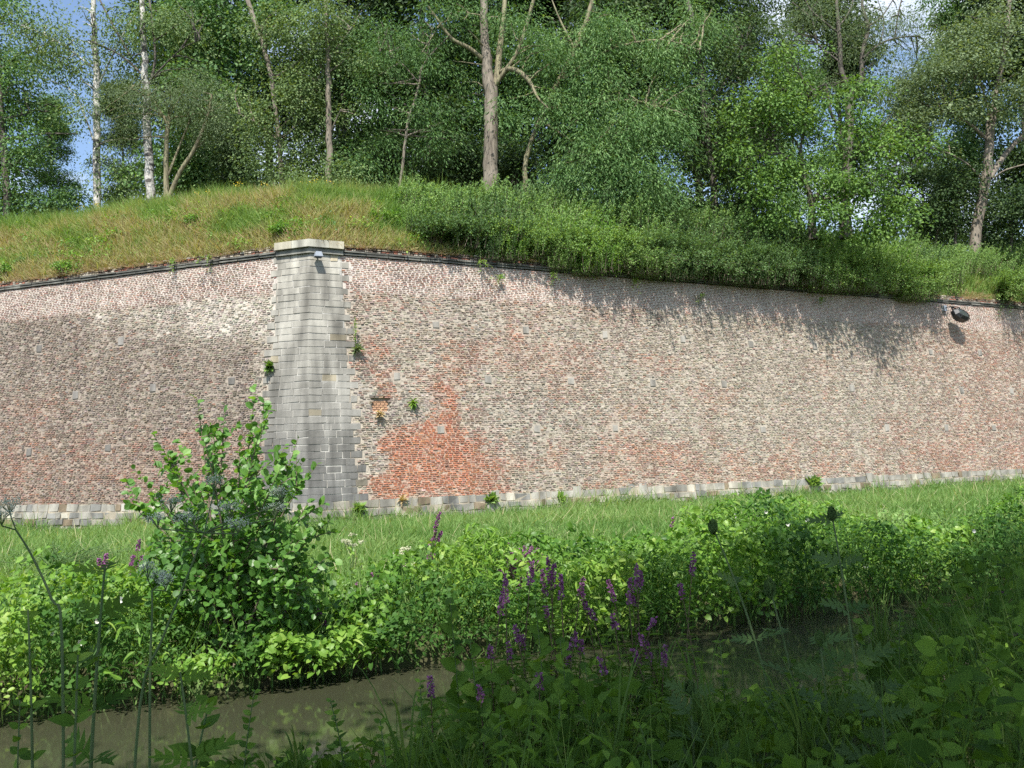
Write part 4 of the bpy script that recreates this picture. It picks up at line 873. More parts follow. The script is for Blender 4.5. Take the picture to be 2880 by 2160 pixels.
# ------------------------------------------------------------------ floodlights
P, nn = wall_place(316.5, 256, .0); root = empty('corner_lamp', 'small grey lamp under the pale cap of the stone corner', 'lamp', P)
mb = MB(); tang = dR
def oriented(V, out=0): return V[:, 0:1] * tang + V[:, 1:2] * (-nR) + V[:, 2:3] * np.array([0, 0, 1.])
V = np.array([[-.085, -.36, .06], [.085, -.36, .06], [.085, -.16, .06], [-.085, -.16, .06], [-.13, -.38, -.09], [.13, -.38, -.09], [.13, -.14, -.09], [-.13, -.14, -.09]])
mb.add(oriented(V), BOXF[:, ::-1]); mb.build('housing', M['lamp_grey'], root)
mb = MB(); mb.add(oriented(boxv((0, -.26, -.10), .20, .18, .03)), BOXF); mb.build('glass', M['glass'], root)
mb = MB(); mb.add(oriented(boxv((0, -.08, -.02), .04, .20, .04)), BOXF); mb.add(oriented(boxv((0, .0, -.02), .10, .03, .14)), BOXF); mb.build('bracket', M['lamp_grey'], root)
P, nn = wall_place(943, 309, .0); root = empty('floodlight', 'large black floodlight hanging on its arm near the right end of the wall', 'floodlight', P)
sc = F / np.linalg.norm(P - EYE)
hc = np.array([.34, -.62, -.36]); a_ = math.radians(-32)
def tiltb(V): 
    y, z = V[:, 1].copy(), V[:, 2].copy(); W = V.copy(); W[:, 1] = y * math.cos(a_) - z * math.sin(a_); W[:, 2] = y * math.sin(a_) + z * math.cos(a_)
    b_ = math.radians(14); x, z = W[:, 0].copy(), W[:, 2].copy(); W[:, 0] = x * math.cos(b_) + z * math.sin(b_); W[:, 2] = -x * math.sin(b_) + z * math.cos(b_); return oriented(W + hc)
mb = MB(); prof = [(-.16, .30, .20), (-.02, .42, .27), (.16, .38, .24), (.26, .24, .15)]; V = []
for (y, hx, hz) in prof:
    for k2 in range(8):
        aa = 2 * PI * (k2 + .5) / 8; V.append([hx * np.clip(math.cos(aa) * 1.25, -1, 1), y, hz * np.clip(math.sin(aa) * 1.25, -1, 1)])
V = np.array(V); Fq = [[r_ * 8 + k2, r_ * 8 + (k2 + 1) % 8, r_ * 8 + 8 + (k2 + 1) % 8, r_ * 8 + 8 + k2] for r_ in range(3) for k2 in range(8)]
mb.add(tiltb(V), Fq); mb.add(tiltb(V[24:]), [[0, 1, 2, 3], [0, 3, 4, 7], [4, 5, 6, 7]]); hs_ = mb.build('housing', M['lamp_black'], root)
mb = MB(); mb.add(tiltb(boxv((0, -.13, 0), .56, .02, .36)), BOXF); mb.build('glass', M['glass'], root)
mb = MB()
for k2 in range(7): mb.add(tiltb(boxv((-.24 + k2 * .08, .12, .25), .014, .22, .07)), BOXF)
mb.build('cooling_fins', M['lamp_black'], hs_)
mb = MB(); 
for sx in (-1, 1): mb.add(tiltb(boxv((sx * .45, -.02, .10), .02, .05, .38)), BOXF)
mb.add(tiltb(boxv((0, -.02, .30), .92, .05, .02)), BOXF); mb.build('yoke', M['lamp_black'], root)
mb = MB(); tube(mb, [oriented(np.array([[0.02, .02, .0]]))[0], oriented(np.array([[.05, -.25, .05]]))[0], oriented(np.array([[.20, -.50, .02]]))[0], oriented(np.array([[.34, -.62, -.05]]))[0]], .022, 6); mb.build('arm', M['lamp_black'], root)
mb = MB(); mb.add(oriented(boxv((.03, -.07, .02), .18, .14, .26)), BOXF); mb.build('junction_box', M['lamp_grey'], root)
# ------------------------------------------------------------------ meadow
g = np.random.default_rng(230)
def bank_x(px, Y): return at(np.asarray(px, float), 500., Y)[..., 0]
def in_meadow(x, y):
    sR = (np.stack([x, y], -1) - Bxy) @ nR[:2]; sL = (np.stack([x, y], -1) - Bxy) @ nL[:2]; return (sR > .18) | (sL > .18)
mb = MB(); N = 330000; v = g.random(N); y = 9 + 36 * v ** .8; x = g.uniform(-1, 1, N) * y * .66 + .02 * y
dfar = y - far_y(x); ok = (dfar > .8) & in_meadow(x, y); x, y, dfar = x[ok], y[ok], dfar[ok]; N = len(x)
tone = fbm(x * .35, y * .6, 3); fine = fbm(x * 2.2, y * 2.2, 13); h = .12 + .34 * fine * (.5 + tone)
pos = np.stack([x, y, zg(x, y)], -1); vb = .12 + .55 * tone + .30 * (fine - .5); seed_ = g.random(N) < .022; wf = np.minimum(abs((np.stack([x, y], -1) - Bxy) @ nR[:2] + 0 * x), 9); wf2 = abs((np.stack([x, y], -1) - Bxy) @ nL[:2]); near_w = ((wf < .9) & (x > Bxy[0])) | ((wf2 < .9) & (x < Bxy[0])); h = np.where(near_w, h * (.8 + 1.9 * vn(x * 1.1, y * 1.1, 83)), h); vb = np.where(seed_, .9, vb); h = np.where(seed_, h * 1.5, h)
blades(mb, pos, h, .013 + .0004 * y, g, (.08, -.10, 0), vb, .10, .62)
tag(mb.build('meadow_grass', M['meadow']), 'long sunlit meadow grass between the wall foot and the stream bank', 'grass', kind='stuff')

# ------------------------------------------------------------------ leafy herbage along the far bank (uncountable)
mb = MB(); mbB = MB(); N = 140000
x = g.uniform(-9, 17, N); band = g.random(N); dfar = -.25 + 5.2 * band ** 1.7; y = far_y(x) + dfar * 1.1
prof = .24 * (1 - sm(dfar, .8, 2)) + .08 + 1.15 * fbm(x * .9, y * .7, 41) ** 1.2 + .65 * (fbm(x * 2.9, y * 2.9, 45) - .5); prof *= (1 - .72 * sm(dfar, .9, 3.2)); 
prof += .42 * sm(x, 1.8, 3.2) * (1 - sm(x, 5.4, 6.6)) * (1 - sm(dfar, 1.6, 2.4)) + .1 * sm(x, 7, 9)
gz = np.maximum(zg(x, y), -.02); top = np.maximum(gz + prof, .12); zz = gz + (top - gz) * (1 - g.random(N) ** 2.2 * .9)
zz = np.where(dfar < .2, np.maximum(zz, .18 + .3 * g.random(N)) , zz)
hang = (dfar < .3); y = y - np.where(hang, .34 * g.random(N) * (.4 + fbm(x * 1.6, x * 0, 33)), 0)
tone = fbm(x * 1.1, y * 1.4, 50); pos = np.stack([x, y, zz], -1) + g.normal(0, .02, (N, 3))
kind = hash2(np.floor(x * 1.7 + tone * 2), np.floor(y * 1.5), 7)
dirn = nrm(np.stack([g.normal(0, .8, N), -.35 + g.normal(0, .7, N), -.30 + g.normal(0, .35, N)], -1)); nm = nrm(np.array([0, -.35, .75]) + g.normal(0, .55, (N, 3)))
val = np.clip(-.05 + .95 * tone + g.normal(0, .17, N), 0, 1)
for lo, hi, tm, sz in ((0, .4, T_HEART, .075), (.4, .7, T_OVATE, .07), (.7, 1.01, T_LANCE, .12)):
    for mi in (0, 1):
        q = (kind >= lo) & (kind < hi) & (g.random(N) < .8) & ((fbm(x * .9, y * 1.2, 99) > .56) == bool(mi)); scatter((mb, mbB)[mi], tm, pos[q], basis(dirn[q], nm[q]), sz * (1, .75)[mi] * g.uniform(.45, 1.35, q.sum()), val[q])
tag(mbB.build('far_bank_weeds', M['weed']), 'duller darker weeds between the bright herbs of the far stream bank', 'weeds', kind='stuff')
tag(mb.build('far_bank_herbage', M['herb']), 'bright leafy herbs and bindweed tangled along the far stream bank', 'herbage', kind='stuff')
mb = MB(); N = 16000; x = g.uniform(-9, 17, N); df = g.uniform(-.1, 3.6, N); y = far_y(x) + df; pos = np.stack([x, y, np.maximum(zg(x, y), 0)], -1)
blades(mb, pos, .85 * (1 - .12 * df), .016, g, (0, -.1, 0), .35 + .3 * (fbm(x, y, 60) - .5), .2, .35)
tag(mb.build('bank_sedge', M['meadow']), 'grass stems standing among the far bank herbs', 'grass', kind='stuff')

def ground(x, y): return np.array([x, y, max(float(zg(x, y)), .0)])
def base_under(px, py, Y):
    """ground point at depth Y under the image column, and the height up to (px,py)"""
    T = at(float(px), float(py), float(Y)); b0 = ground(T[0], T[1]); return b0, T - b0

# ------------------------------------------------------------------ alder bush
alder_Y = 10.1
b0 = ground(float(at(232., 600., alder_Y)[0]), alder_Y); b0[2] = max(b0[2], .05)
alder = empty('alder_bush', 'tall glossy-leaved alder bush on the far bank before the left wall face', 'bush', b0)
g = np.random.default_rng(240); ms = MB(); mf = MB(); P = []; Dn = []; Vv = []
tips = [(256, 387), (197, 399), (152, 433), (134, 469), (128, 492), (225, 405), (298, 438), (318, 464), (262, 424), (303, 462), (172, 470), (205, 442), (240, 440), (280, 470), (160, 505), (310, 500), (330, 520), (285, 445), (215, 470), (185, 500), (250, 480), (150, 540), (300, 540), (335, 560), (140, 575), (200, 540), (260, 540), (230, 520), (180, 440), (270, 410)]
def sprig(pts, r0, m_, t0, sz=.085):
    tube(ms, pts, np.linspace(r0, .003, len(pts)), 5); tt = np.linspace(t0, 1.0, m_); kk = np.linspace(0, 1, len(pts))
    q = np.stack([np.interp(tt, kk, pts[:, j]) for j in range(3)], -1); d = nrm(np.gradient(q, axis=0)); side_ = nrm(np.cross(d, rdir(m_, g))) ; s2 = np.where(np.arange(m_) % 2, 1, -1)[:, None]
    P.append(q); Dn.append(nrm(d * .55 + side_ * s2 + np.array([0, -.1, .05]))); Vv.append(np.clip(g.normal(.55, .22, m_), 0, 1))
for i, (tx, ty) in enumerate(tips):
    dy = g.uniform(-.9, .9); T = at(float(tx), float(ty), alder_Y + dy) - b0; st = np.array([g.normal(0, .12), g.normal(0, .12), -.1])
    mid = st + (T - st) * np.array([.35, .35, .62]); pts = bez(st, mid, T, 12); sprig(pts, .020, 30, .42)
    L = np.linalg.norm(T - st)
    for k2 in range(9):
        a0 = g.uniform(.28, .92); q0 = pts[int(a0 * 11)]; dd = nrm(T - st) * .8 + g.normal(0, .55, 3); dd[2] = abs(dd[2]) * .8 + .05; q1 = q0 + nrm(dd) * g.uniform(.25, .60) * (1.15 - .75 * a0) * 1.3
        sprig(bez(q0, (q0 + q1) / 2 + g.normal(0, .04, 3), q1, 6), .008, 11, .15, .08)
P = np.concatenate(P); Dn = np.concatenate(Dn); Vv = np.concatenate(Vv); nm = nrm(np.array([-.1, -.5, .75]) + g.normal(0, .5, P.shape))
scatter(mf, T_ALDER, P, basis(Dn + g.normal(0, .25, P.shape), nm), .088 * g.uniform(.6, 1.25, len(P)), Vv)
# the darker, denser lower skirt over the water
N = 2000; d = rdir(N, g); q = d * g.random(N)[:, None] ** .4 * np.array([1.15, .65, .70]) + np.array([.05, -.1, .80]); q = q[q[:, 2] > .06]
scatter(mf, T_ALDER, q, basis(rdir(len(q), g) + np.array([0, -.3, -.3]), nrm(np.array([0, -.4, .8]) + g.normal(0, .45, q.shape))), .085 * g.uniform(.6, 1.2, len(q)), np.clip(g.normal(.28, .18, len(q)), 0, 1))
ms.build('stems', M['twig'], alder); mf.build('foliage', M['alder'], alder)
print('alder leaves', len(P) + len(q))

# ------------------------------------------------------------------ loosestrife and other flowering plants
def spike(mb, p0, p1, r_, g, n=None, sz=.016):
    L = np.linalg.norm(p1 - p0); n = n or int(L * 520); t_ = g.random(n); ax = p0 + (p1 - p0) * t_[:, None]; rr = r_ * (1 - .65 * t_)[:, None] * g.uniform(.5, 1.1, (n, 1))
    d = rdir(n, g); d[:, 2] = d[:, 2] * .3 + .25; q = ax + nrm(d) * rr; scatter(mb, T_PET, q, basis(d, rdir(n, g)), sz * g.uniform(.7, 1.5, n), g.random(n))
def loosestrife(label, base, tips, seed, spk=.24, rad=.022, lean=0, leafm='near', leafs=.07, group=None, nleaf=34, psz=.016, name='loosestrife_plant'):
    """tips relative to the base"""
    g = np.random.default_rng(seed); root = empty(name, label, 'flower', base, group); ms = MB(); ml = MB()
    P = []; Dn = []
    for tip in tips:
        tip = np.asarray(tip, float); st = np.array([g.normal(0, .05), g.normal(0, .05), -.05]); mid = st + (tip - st) * np.array([.3, .3, .55]); pts = bez(st, mid, tip, 12)
        tube(ms, pts, np.linspace(.007, .003, 12), 5)
        L = np.linalg.norm(tip - st); f = min(.6, spk * g.uniform(.75, 1.2) / L); tt = np.linspace(0, 1, 12); a = 1 - f
        p0 = np.array([np.interp(a, tt, pts[:, j]) for j in range(3)])
        mf = MB(); spike(mf, p0, tip, rad, g, None, psz); mf.build('flower_spike', M['purple'], root)
        lv = np.repeat(np.linspace(.12, a, nleaf // 2), 2); q = np.stack([np.interp(lv, tt, pts[:, j]) for j in range(3)], -1); aa = np.arange(len(lv)) // 2 * 1.57 + g.normal(0, .2, len(lv)) + (np.arange(len(lv)) % 2) * PI
        P.append(q); Dn.append(np.stack([np.cos(aa), np.sin(aa), np.full(len(lv), .35)], -1))
    P = np.concatenate(P); Dn = np.concatenate(Dn); n = len(P); scatter(ml, T_LANCE, P, basis(Dn, np.array([[0, 0, 1.]] * n) + g.normal(0, .2, (n, 3))), leafs * g.uniform(.7, 1.25, n), np.clip(g.normal(.4, .2, n), 0, 1))
    ms.build('stems', M['redstem'], root); ml.build('foliage', M[leafm], root); return root
# far bank, sunlit
def far_clump(label, cx, cy, Y, tp, seed, **k):
    b0, _ = base_under(cx, cy, Y); tips = [at(float(x), float(y), Y + dy) - b0 for (x, y, dy) in tp]; return loosestrife(label, b0, tips, seed, leafm='herb', **k)
far_clump('large leaning clump of purple loosestrife in the middle of the far bank', 520, 600, 12.0,
    [(532, 546, 0), (525, 545, .1), (518, 548, .2), (511, 552, 0), (505, 556, .1), (538, 549, .2), (543, 556, .1), (528, 553, -.2), (515, 560, -.2), (508, 566, -.3), (530, 568, -.2), (522, 577, -.3), (532, 578, -.35), (515, 580, -.4), (528, 586, -.4), (536, 570, -.1), (519, 590, -.4), (541, 576, 0), (512, 592, -.4), (524, 598, -.5), (500, 570, -.3), (535, 560, .1)], 700, spk=.24, rad=.02, psz=.018, leafs=.06)
far_clump('two purple loosestrife sprays leaning right on the bank', 375, 600, 11.2, [(379, 575, 0), (366, 578, 0), (357, 583, .1), (371, 573, .2), (364, 585, .1)], 701, spk=.16, psz=.018)
far_clump('tall thin loosestrife with a dark red tip beside the wall plinth', 425, 570, 13.0, [(440, 512, 0), (436, 530, 0), (442, 531, .1), (431, 540, .1), (434, 548, 0)], 702, spk=.26, psz=.018, rad=.016)
far_clump('purple loosestrife showing right of the alder bush', 265, 600, 11.0, [(255, 543, 0), (260, 546, .2), (267, 542, 0), (272, 548, .1), (269, 552, -.1), (263, 552, 0)], 703, spk=.16, psz=.018)
far_clump('loosestrife with five spikes on the meadow left of the alder', 134, 580, 12.2, [(139, 540, 0), (133, 555, .1), (136, 560, 0), (142, 556, 0), (131, 562, .1)], 704, spk=.16, psz=.018)
far_clump('loosestrife with two short spikes near the tall left plant', 103, 590, 11.6, [(106, 554, 0), (99, 558, 0), (104, 562, .1)], 705, spk=.16, psz=.018)
far_clump('lone slim loosestrife on the distant meadow', 673, 540, 19.0, [(673, 518, 0), (671, 525, .1)], 706, spk=.3, psz=.02)
far_clump('loosestrife sprig in the bank herbs above the left water', 305, 640, 10.8, [(302, 582, 0), (299, 592, 0), (284, 612, -.2), (275, 620, -.3)], 707, spk=.12, psz=.018)
far_clump('loosestrife drooping by the water right of the alder', 324, 660, 10.8, [(327, 636, -.5), (322, 647, -.5), (324, 622, -.3), (318, 610, -.3)], 708, spk=.12, psz=.018)
far_clump('small loosestrife behind the big purple clump', 500, 560, 13.4, [(504, 538, 0), (500, 545, .1), (508, 542, 0), (494, 552, 0)], 709, spk=.18, psz=.018)
# bindweed, meadowsweet
g = np.random.default_rng(250)
bind = [(52, 633), (81, 642), (121, 600), (22, 609), (39, 614), (98, 621), (758, 517), (815, 519), (807, 520), (788, 539), (802, 536), (804, 541), (788, 524), (974, 531), (698, 574), (451, 574), (866, 566), (766, 512), (772, 538), (850, 560), (640, 590), (735, 516), (420, 652)]
for i, (x, y) in enumerate(bind):
    Yf = 9.2 if x < 140 else (12.0 if x < 660 else 14.2); T = at(float(x), float(y), Yf); root = empty('bindweed_flower', '%s white bindweed trumpet from the left on the far bank' % '', 'flower', T, 'white bindweed flowers')
    side_w = 'left part of the far bank' if x < 140 else ('bush at the right' if x > 690 else 'middle of the far bank')
    root['label'] = 'white bindweed trumpet in the leaves of the ' + side_w
    mb = MB(); aa = np.linspace(0, 2 * PI, 9)[:-1]; tilt_ = g.normal(0, .3, 2); R_ = .032 * g.uniform(.8, 1.2)
    V = [[0, .05, 0]] + [[R_ * math.cos(a) * .35, .02, R_ * math.sin(a) * .35] for a in aa] + [[R_ * math.cos(a), -.01, R_ * math.sin(a)] for a in aa]
    V = np.array(V); V[:, 0] += tilt_[0] * V[:, 1]; V[:, 2] += tilt_[1] * V[:, 1]
    mb.add(V, [[0, 1 + k2, 1 + (k2 + 1) % 8] for k2 in range(8)], .5); mb.add(V, [[1 + k2, 9 + k2, 9 + (k2 + 1) % 8, 1 + (k2 + 1) % 8] for k2 in range(8)], .5); mb.build('petals', M['white'], root)
    mb = MB(); tube(mb, [np.array([0, .05, 0]), np.array([0, .10, -.05]), np.array([.02, .16, -.18])], .005, 4); mb.build('stem', M['stem'], root)
for i, (x, y, Yf, w_) in enumerate([(400, 551, 12.2, 'cream meadowsweet left of the purple clump, higher of the two'), (415, 565, 12.0, 'cream meadowsweet left of the purple clump, lower of the two'), (352, 541, 13.5, 'small pale meadowsweet right of the alder'), (326, 600, 11.0, 'pale meadowsweet low in the herbs right of the alder')]):
    b0, T = base_under(x, y, Yf); root = empty('meadowsweet_plant', w_, 'flower', b0); ms = MB(); mf = MB()
    for k2 in range(6):
        tip = T + np.array([g.normal(0, .09), g.normal(0, .06), g.normal(0, .035)]); tube(ms, bez(np.zeros(3), T * .6, tip, 6), .004, 4); n = 60; scatter(mf, T_PET, tip + g.normal(0, .022, (n, 3)) * np.array([1, 1, .5]), basis(rdir(n, g), rdir(n, g)), .016, g.random(n))
    n = 30; q = np.stack([g.random(n)] * 3, -1) * T + g.normal(0, .03, (n, 3)); ml = MB(); scatter(ml, T_OVATE, q, basis(rdir(n, g), np.array([[0, -.2, 1.]] * n)), .08, g.random(n)); ml.build('foliage', M['herb'], root); ms.build('stems', M['stem'], root); mf.build('flower_heads', M['cream'], root)
# weeds standing in the meadow
def bush(name, label, px, py, Y, R_, H, mk, seed, leaf=.08, tm=T_OVATE, n=30, cat='plant', per=24):
    g = np.random.default_rng(seed); T = at(float(px), float(py), float(Y)); b0 = ground(T[0], T[1]); root = empty(name, label, cat, b0); ms = MB(); mf = MB(); P = []; Dn = []
    for k2 in range(n):
        a = g.uniform(0, 2 * PI); r_ = math.sqrt(g.random()) * R_; tip = np.array([r_ * math.cos(a), r_ * math.sin(a), H * g.uniform(.6, 1.05) * (1 - .3 * (r_ / R_) ** 2)]); pts = bez(np.zeros(3), tip * np.array([.3, .3, .6]), tip, 7); tube(ms, pts, np.linspace(.007, .003, 7), 4)
        tt = g.uniform(.2, 1, per); P.append(np.stack([np.interp(tt, np.linspace(0, 1, 7), pts[:, j]) for j in range(3)], -1) + g.normal(0, .03, (per, 3))); Dn.append(nrm((tip)[None] * .6 / H + g.normal(0, .6, (per, 3))))
    P = np.concatenate(P); Dn = np.concatenate(Dn); scatter(mf, tm, P, basis(Dn, nrm(np.array([0, -.35, .75]) + g.normal(0, .45, P.shape))), leaf * g.uniform(.6, 1.25, len(P)), np.clip(g.normal(.42, .2, len(P)), 0, 1))
    ms.build('stems', M['stem'], root); mf.build('foliage', M[mk], root); return root
bush('meadow_weed', 'dark green feathery weed standing alone in the middle of the meadow', 548, 530, 16.5, .45, .85, 'shrub', 800, .07, T_SLIM, 30)
bush('meadow_weed', 'yellow-green sapling standing in the meadow left of the bindweed bush', 635, 545, 14.5, .22, .75, 'herb', 801, .075, T_OVATE, 10)
bush('meadow_weed', 'dark weed patch below the wall at the left edge of the meadow', 55, 530, 16.0, 1.3, .62, 'shrub_dark', 802, .07, T_SLIM, 60)
bush('meadow_weed', 'yellow-flowered weed at the wall foot by the stone corner', 325, 522, 21.0, .8, .7, 'herb', 803, .05, T_SLIM, 40)
bush('bindweed_bush', 'sprawling bright bush wrapped in bindweed on the far bank at the right', 775, 560, 14.6, .95, 1.15, 'herb', 804, .085, T_LANCE, 95, 'bush', 32)
bush('bindweed_bush', 'low spreading bush right of the bindweed-covered bush', 855, 575, 15.4, 1.1, .85, 'herb', 805, .08, T_OVATE, 80, 'bush', 26)
bush('bindweed_bush', 'bushy greyish mound at the right edge of the far bank', 950, 570, 16.4, 1.5, .95, 'shrub', 806, .07, T_OVATE, 110, 'bush', 26)
bush('bindweed_bush', 'leafy mound between the purple clump and the alder', 445, 600, 12.0, .7, .62, 'herb', 807, .085, T_HEART, 60, 'bush', 26)

fb = np.random.default_rng(262); protos2 = []
for i in range(26):
    px_ = 15 + i * 36 + fb.normal(0, 8); Yf = float(np.interp(px_, [0, 430, 640, 870, 1024], [9.7, 11.6, 12.8, 14.8, 15.8])) + fb.uniform(0, 1.6)
    if i < 4: o = bush('bank_forb', '', px_, 600, Yf, .26, .95, ('herb', 'shrub', 'herb', 'shrub_dark')[i], 880 + i, .075, (T_LANCE, T_OVATE, T_HEART, T_SLIM)[i], 9, 'plant', 22); protos2.append(o)
    else:
        o = copy_tree(protos2[i % 4]); T_ = at(float(px_), 600., Yf); o.location = ground(T_[0], T_[1]).tolist(); o.rotation_euler = (0, 0, fb.uniform(0, 6.2)); q_ = fb.uniform(.8, 1.25); o.scale = (q_, q_, q_)
    o['group'] = 'tall forbs sticking out of the far bank herbs'; o['label'] = ('lance-leaved', 'greyish', 'heart-leaved', 'thin-leaved')[i % 4] + ' tall forb sticking out of the bright far bank herbs'
# ------------------------------------------------------------------ near bank: shaded plants
g = np.random.default_rng(260)
def near_h(x, y):
    """height of the plant cover on the near bank"""
    px, py = proj(np.stack([x, y, zg(x, y) + .5], -1)); return np.clip(.20 + .42 * sm(px, 400, 500) - .34 * sm(px, 600, 680) * (1 - sm(px, 850, 930)) * sm(y, 5.2, 6.6) - .12 * sm(px, 600, 700) + .40 * sm(px, 870, 1000), .12, 1)
mb = MB(); N = 42000; x = g.uniform(-5, 12, N); y = near_y(x) + .25 - g.random(N) ** .9 * 6.5; ok = (y > 2.6); x, y = x[ok], y[ok]; px, py = proj(np.stack([x, y, zg(x, y)], -1)); ok = (px > -80) & (px < 1110) & (py < 1100); x, y, px = x[ok], y[ok], px[ok]; N = len(x)
hh = near_h(x, y) * (.65 + .7 * fbm(x * 1.4, y * 1.4, 70)); gz = np.maximum(zg(x, y), 0); zz = gz + hh * (1 - g.random(N) ** 1.6 * .9)
pos = np.stack([x, y, zz], -1); kind = hash2(np.floor(x * 1.9 + fbm(x * 2, y * 2, 5)), np.floor(y * 1.9), 9); tone = fbm(x * 1.3, y * 1.3, 72)
dirn = nrm(np.stack([g.normal(0, .8, N), g.normal(-.2, .7, N), g.normal(-.2, .4, N)], -1)); nm = nrm(np.array([0, -.3, .8]) + g.normal(0, .55, (N, 3))); val = np.clip(.1 + .65 * tone + g.normal(0, .16, N), 0, 1)
for lo, hi, tm, sz in ((0, .3, T_HEART, .095), (.3, .6, T_OVATE, .075), (.6, 1.01, T_LANCE, .105)):
    q = (kind >= lo) & (kind < hi) & (g.random(N) < .62); scatter(mb, tm, pos[q], basis(dirn[q], nm[q]), sz * g.uniform(.5, 1.3, q.sum()), val[q])
tag(mb.build('near_bank_herbage', M['near']), 'shaded tangle of small-leaved herbs on the near bank', 'herbage', kind='stuff')
mb = MB(); N = 11000; x = g.uniform(-5, 12, N); y = near_y(x) + .2 - g.random(N) * 6; ok = y > 2.8; x, y = x[ok], y[ok]; pos = np.stack([x, y, np.maximum(zg(x, y), 0)], -1)
blades(mb, pos, near_h(x, y) * 1.25, .009, g, (.1, 0, 0), .4, .25, .32)
tag(mb.build('near_bank_grass', M['neargrass']), 'dark grass blades mixed into the near bank herbs', 'grass', kind='stuff')

def near_plant(label, px, py, Y, kind_, seed, n=1, **k):
    b0, T = base_under(px, py, Y); return b0, T
ls = [(505, 588, 6.2), (532, 577, 6.3), (548, 570, 6.4), (560, 588, 6.2), (503, 606, 6.3), (583, 592, 6.6), (608, 594, 6.5), (636, 578, 6.6), (582, 607, 6.6), (575, 646, 6.0), (490, 660, 5.7), (515, 640, 5.9), (640, 648, 6.0), (655, 632, 6.1), (613, 628, 6.2), (694, 566, 6.8), (680, 598, 6.7), (590, 622, 6.5), (430, 690, 5.6), (600, 672, 5.7), (539, 686, 5.4), (628, 606, 6.4), (1003, 606, 8.0), (1019, 640, 7.4), (480, 700, 5.4), (665, 660, 6.0), (545, 620, 6.1)]
words = ['leftmost of the tall ones', 'right beside the leftmost tall one', 'brightest and most magenta', 'standing right of the brightest one', 'crooked, left of the tall group', 'small, in the middle of the group', 'slender, near the tall central spike', 'dark, left of the widest gap', 'short, below the middle group', 'bushy tipped, under the middle group', 'low and dark by the water edge', 'broad, low on the left of the clump', 'rightmost broad one of the clump', 'above the rightmost broad one', 'behind the bushy tipped one', 'tall lone one in front of the far water', 'below the tall lone one', 'thin, right of the bushy tipped one', 'lowest at the left, leaning over the water', 'small, deep in the shade of the clump', 'small, above the heart-shaped leaves', 'faint, between the middle spikes', 'lone one at the right edge', 'dark one low at the right edge', 'dull, low beside the sedge', 'dark, right of the clump', 'narrow, centre of the clump']
for i, (x, y, Yf) in enumerate(ls):
    b0, T = base_under(x, y - 14, Yf); gg = np.random.default_rng(900 + i); base = b0 + np.array([gg.normal(0, .10), -.12, 0]); base[2] = max(float(zg(base[0], base[1])), 0); T = T + b0 - base
    tips = [T]
    if i in (2, 9, 12, 11, 7): tips += [T + np.array([.04, .02, -.06]), T + np.array([-.05, 0, -.10])]
    loosestrife('near bank purple loosestrife, ' + words[i], base, tips, 900 + i, spk=.19 if i < 8 or i == 15 else .12, rad=.014, nleaf=44, leafs=.085, psz=.013, group='loosestrifes on the near bank')
# broad-leaved and thistle plants
def herb_plant(name, label, base, tip, seed, tm, size, n, mk, bud=None, stemr=.009, whorl=2, bend=.25, cat='plant', droopy=-.1, lo=.12):
    g = np.random.default_rng(seed); root = empty(name, label, cat, base); tip = np.asarray(tip, float); ms = MB(); ml = MB()
    pts = bez(np.array([0, 0, -.05]), tip * np.array([bend, bend, .55]), tip, 12); tube(ms, pts, np.linspace(stemr, stemr * .45, 12), 6)
    lv = np.repeat(np.linspace(lo, .98, n // whorl), whorl); m_ = len(lv); q = np.stack([np.interp(lv, np.linspace(0, 1, 12), pts[:, j]) for j in range(3)], -1)
    aa = (np.arange(m_) // whorl) * 1.3 + (np.arange(m_) % whorl) * 2 * PI / whorl + g.normal(0, .25, m_); Dn = np.stack([np.cos(aa), np.sin(aa), np.full(m_, .25) + g.normal(0, .15, m_)], -1)
    scatter(ml, tm, q, basis(Dn + np.array([0, 0, .25]), np.array([[0, -.75, .7]] * m_) + g.normal(0, .3, (m_, 3))), size * (1.15 - .6 * lv) * g.uniform(.8, 1.2, m_), np.clip(g.normal(.45, .2, m_), 0, 1))
    ms.build('stem', M['stem'], root); ml.build('foliage', M[mk], root)
    if bud:
        mb_ = MB(); n2 = 70; d = rdir(n2, g); scatter(mb_, T_QUAD, tip + d * np.array([.28, .28, .5]) * bud - np.array([0, 0, bud * .3]), basis(d * .35 + np.array([0, 0, 1.]), d), bud * .9, g.random(n2)); mb_.build('flower_bud', M['grey_leaf'], root)
    return root
def hp(name, label, px, py, Y, *a, dx=0., **k):
    b0, T = base_under(px, py, Y); b1 = np.array([b0[0] + dx, b0[1], 0]); b1[2] = max(float(zg(b1[0], b1[1])), 0); return herb_plant(name, label, b1, T + b0 - b1, *a, **k)
hp('tall_forb', 'tall lobed-leaved plant rising in front of the left water', 105, 566, 4.3, 1000, T_LOBED, .26, 14, 'near', stemr=.011, dx=-.08)
hp('tall_forb', 'forb with toothed leaves low at the left corner', 78, 655, 4.0, 1001, T_OVATE, .15, 16, 'near', dx=-.02)
hp('tall_forb', 'broad dark-leaved forb at the bottom left', 180, 672, 3.9, 1002, T_LOBED, .24, 12, 'near', dx=.1)
hp('tall_forb', 'wide-leaved forb leaning right at the bottom left', 210, 700, 4.0, 1003, T_OVATE, .17, 16, 'near', dx=-.15)
hp('tall_forb', 'thin stem plant beside the left edge', 28, 610, 4.4, 1004, T_OVATE, .11, 12, 'near', dx=.05)
hp('thistle_plant', 'tall thistle with a closed bud in front of the far bank', 713, 528, 5.2, 1005, T_LOBED, .20, 10, 'grey_leaf', .055, dx=.35)
hp('thistle_plant', 'tallest thistle with a pointed top right of the bud thistle', 832, 515, 5.0, 1006, T_LOBED, .24, 12, 'grey_leaf', .05, dx=.10)
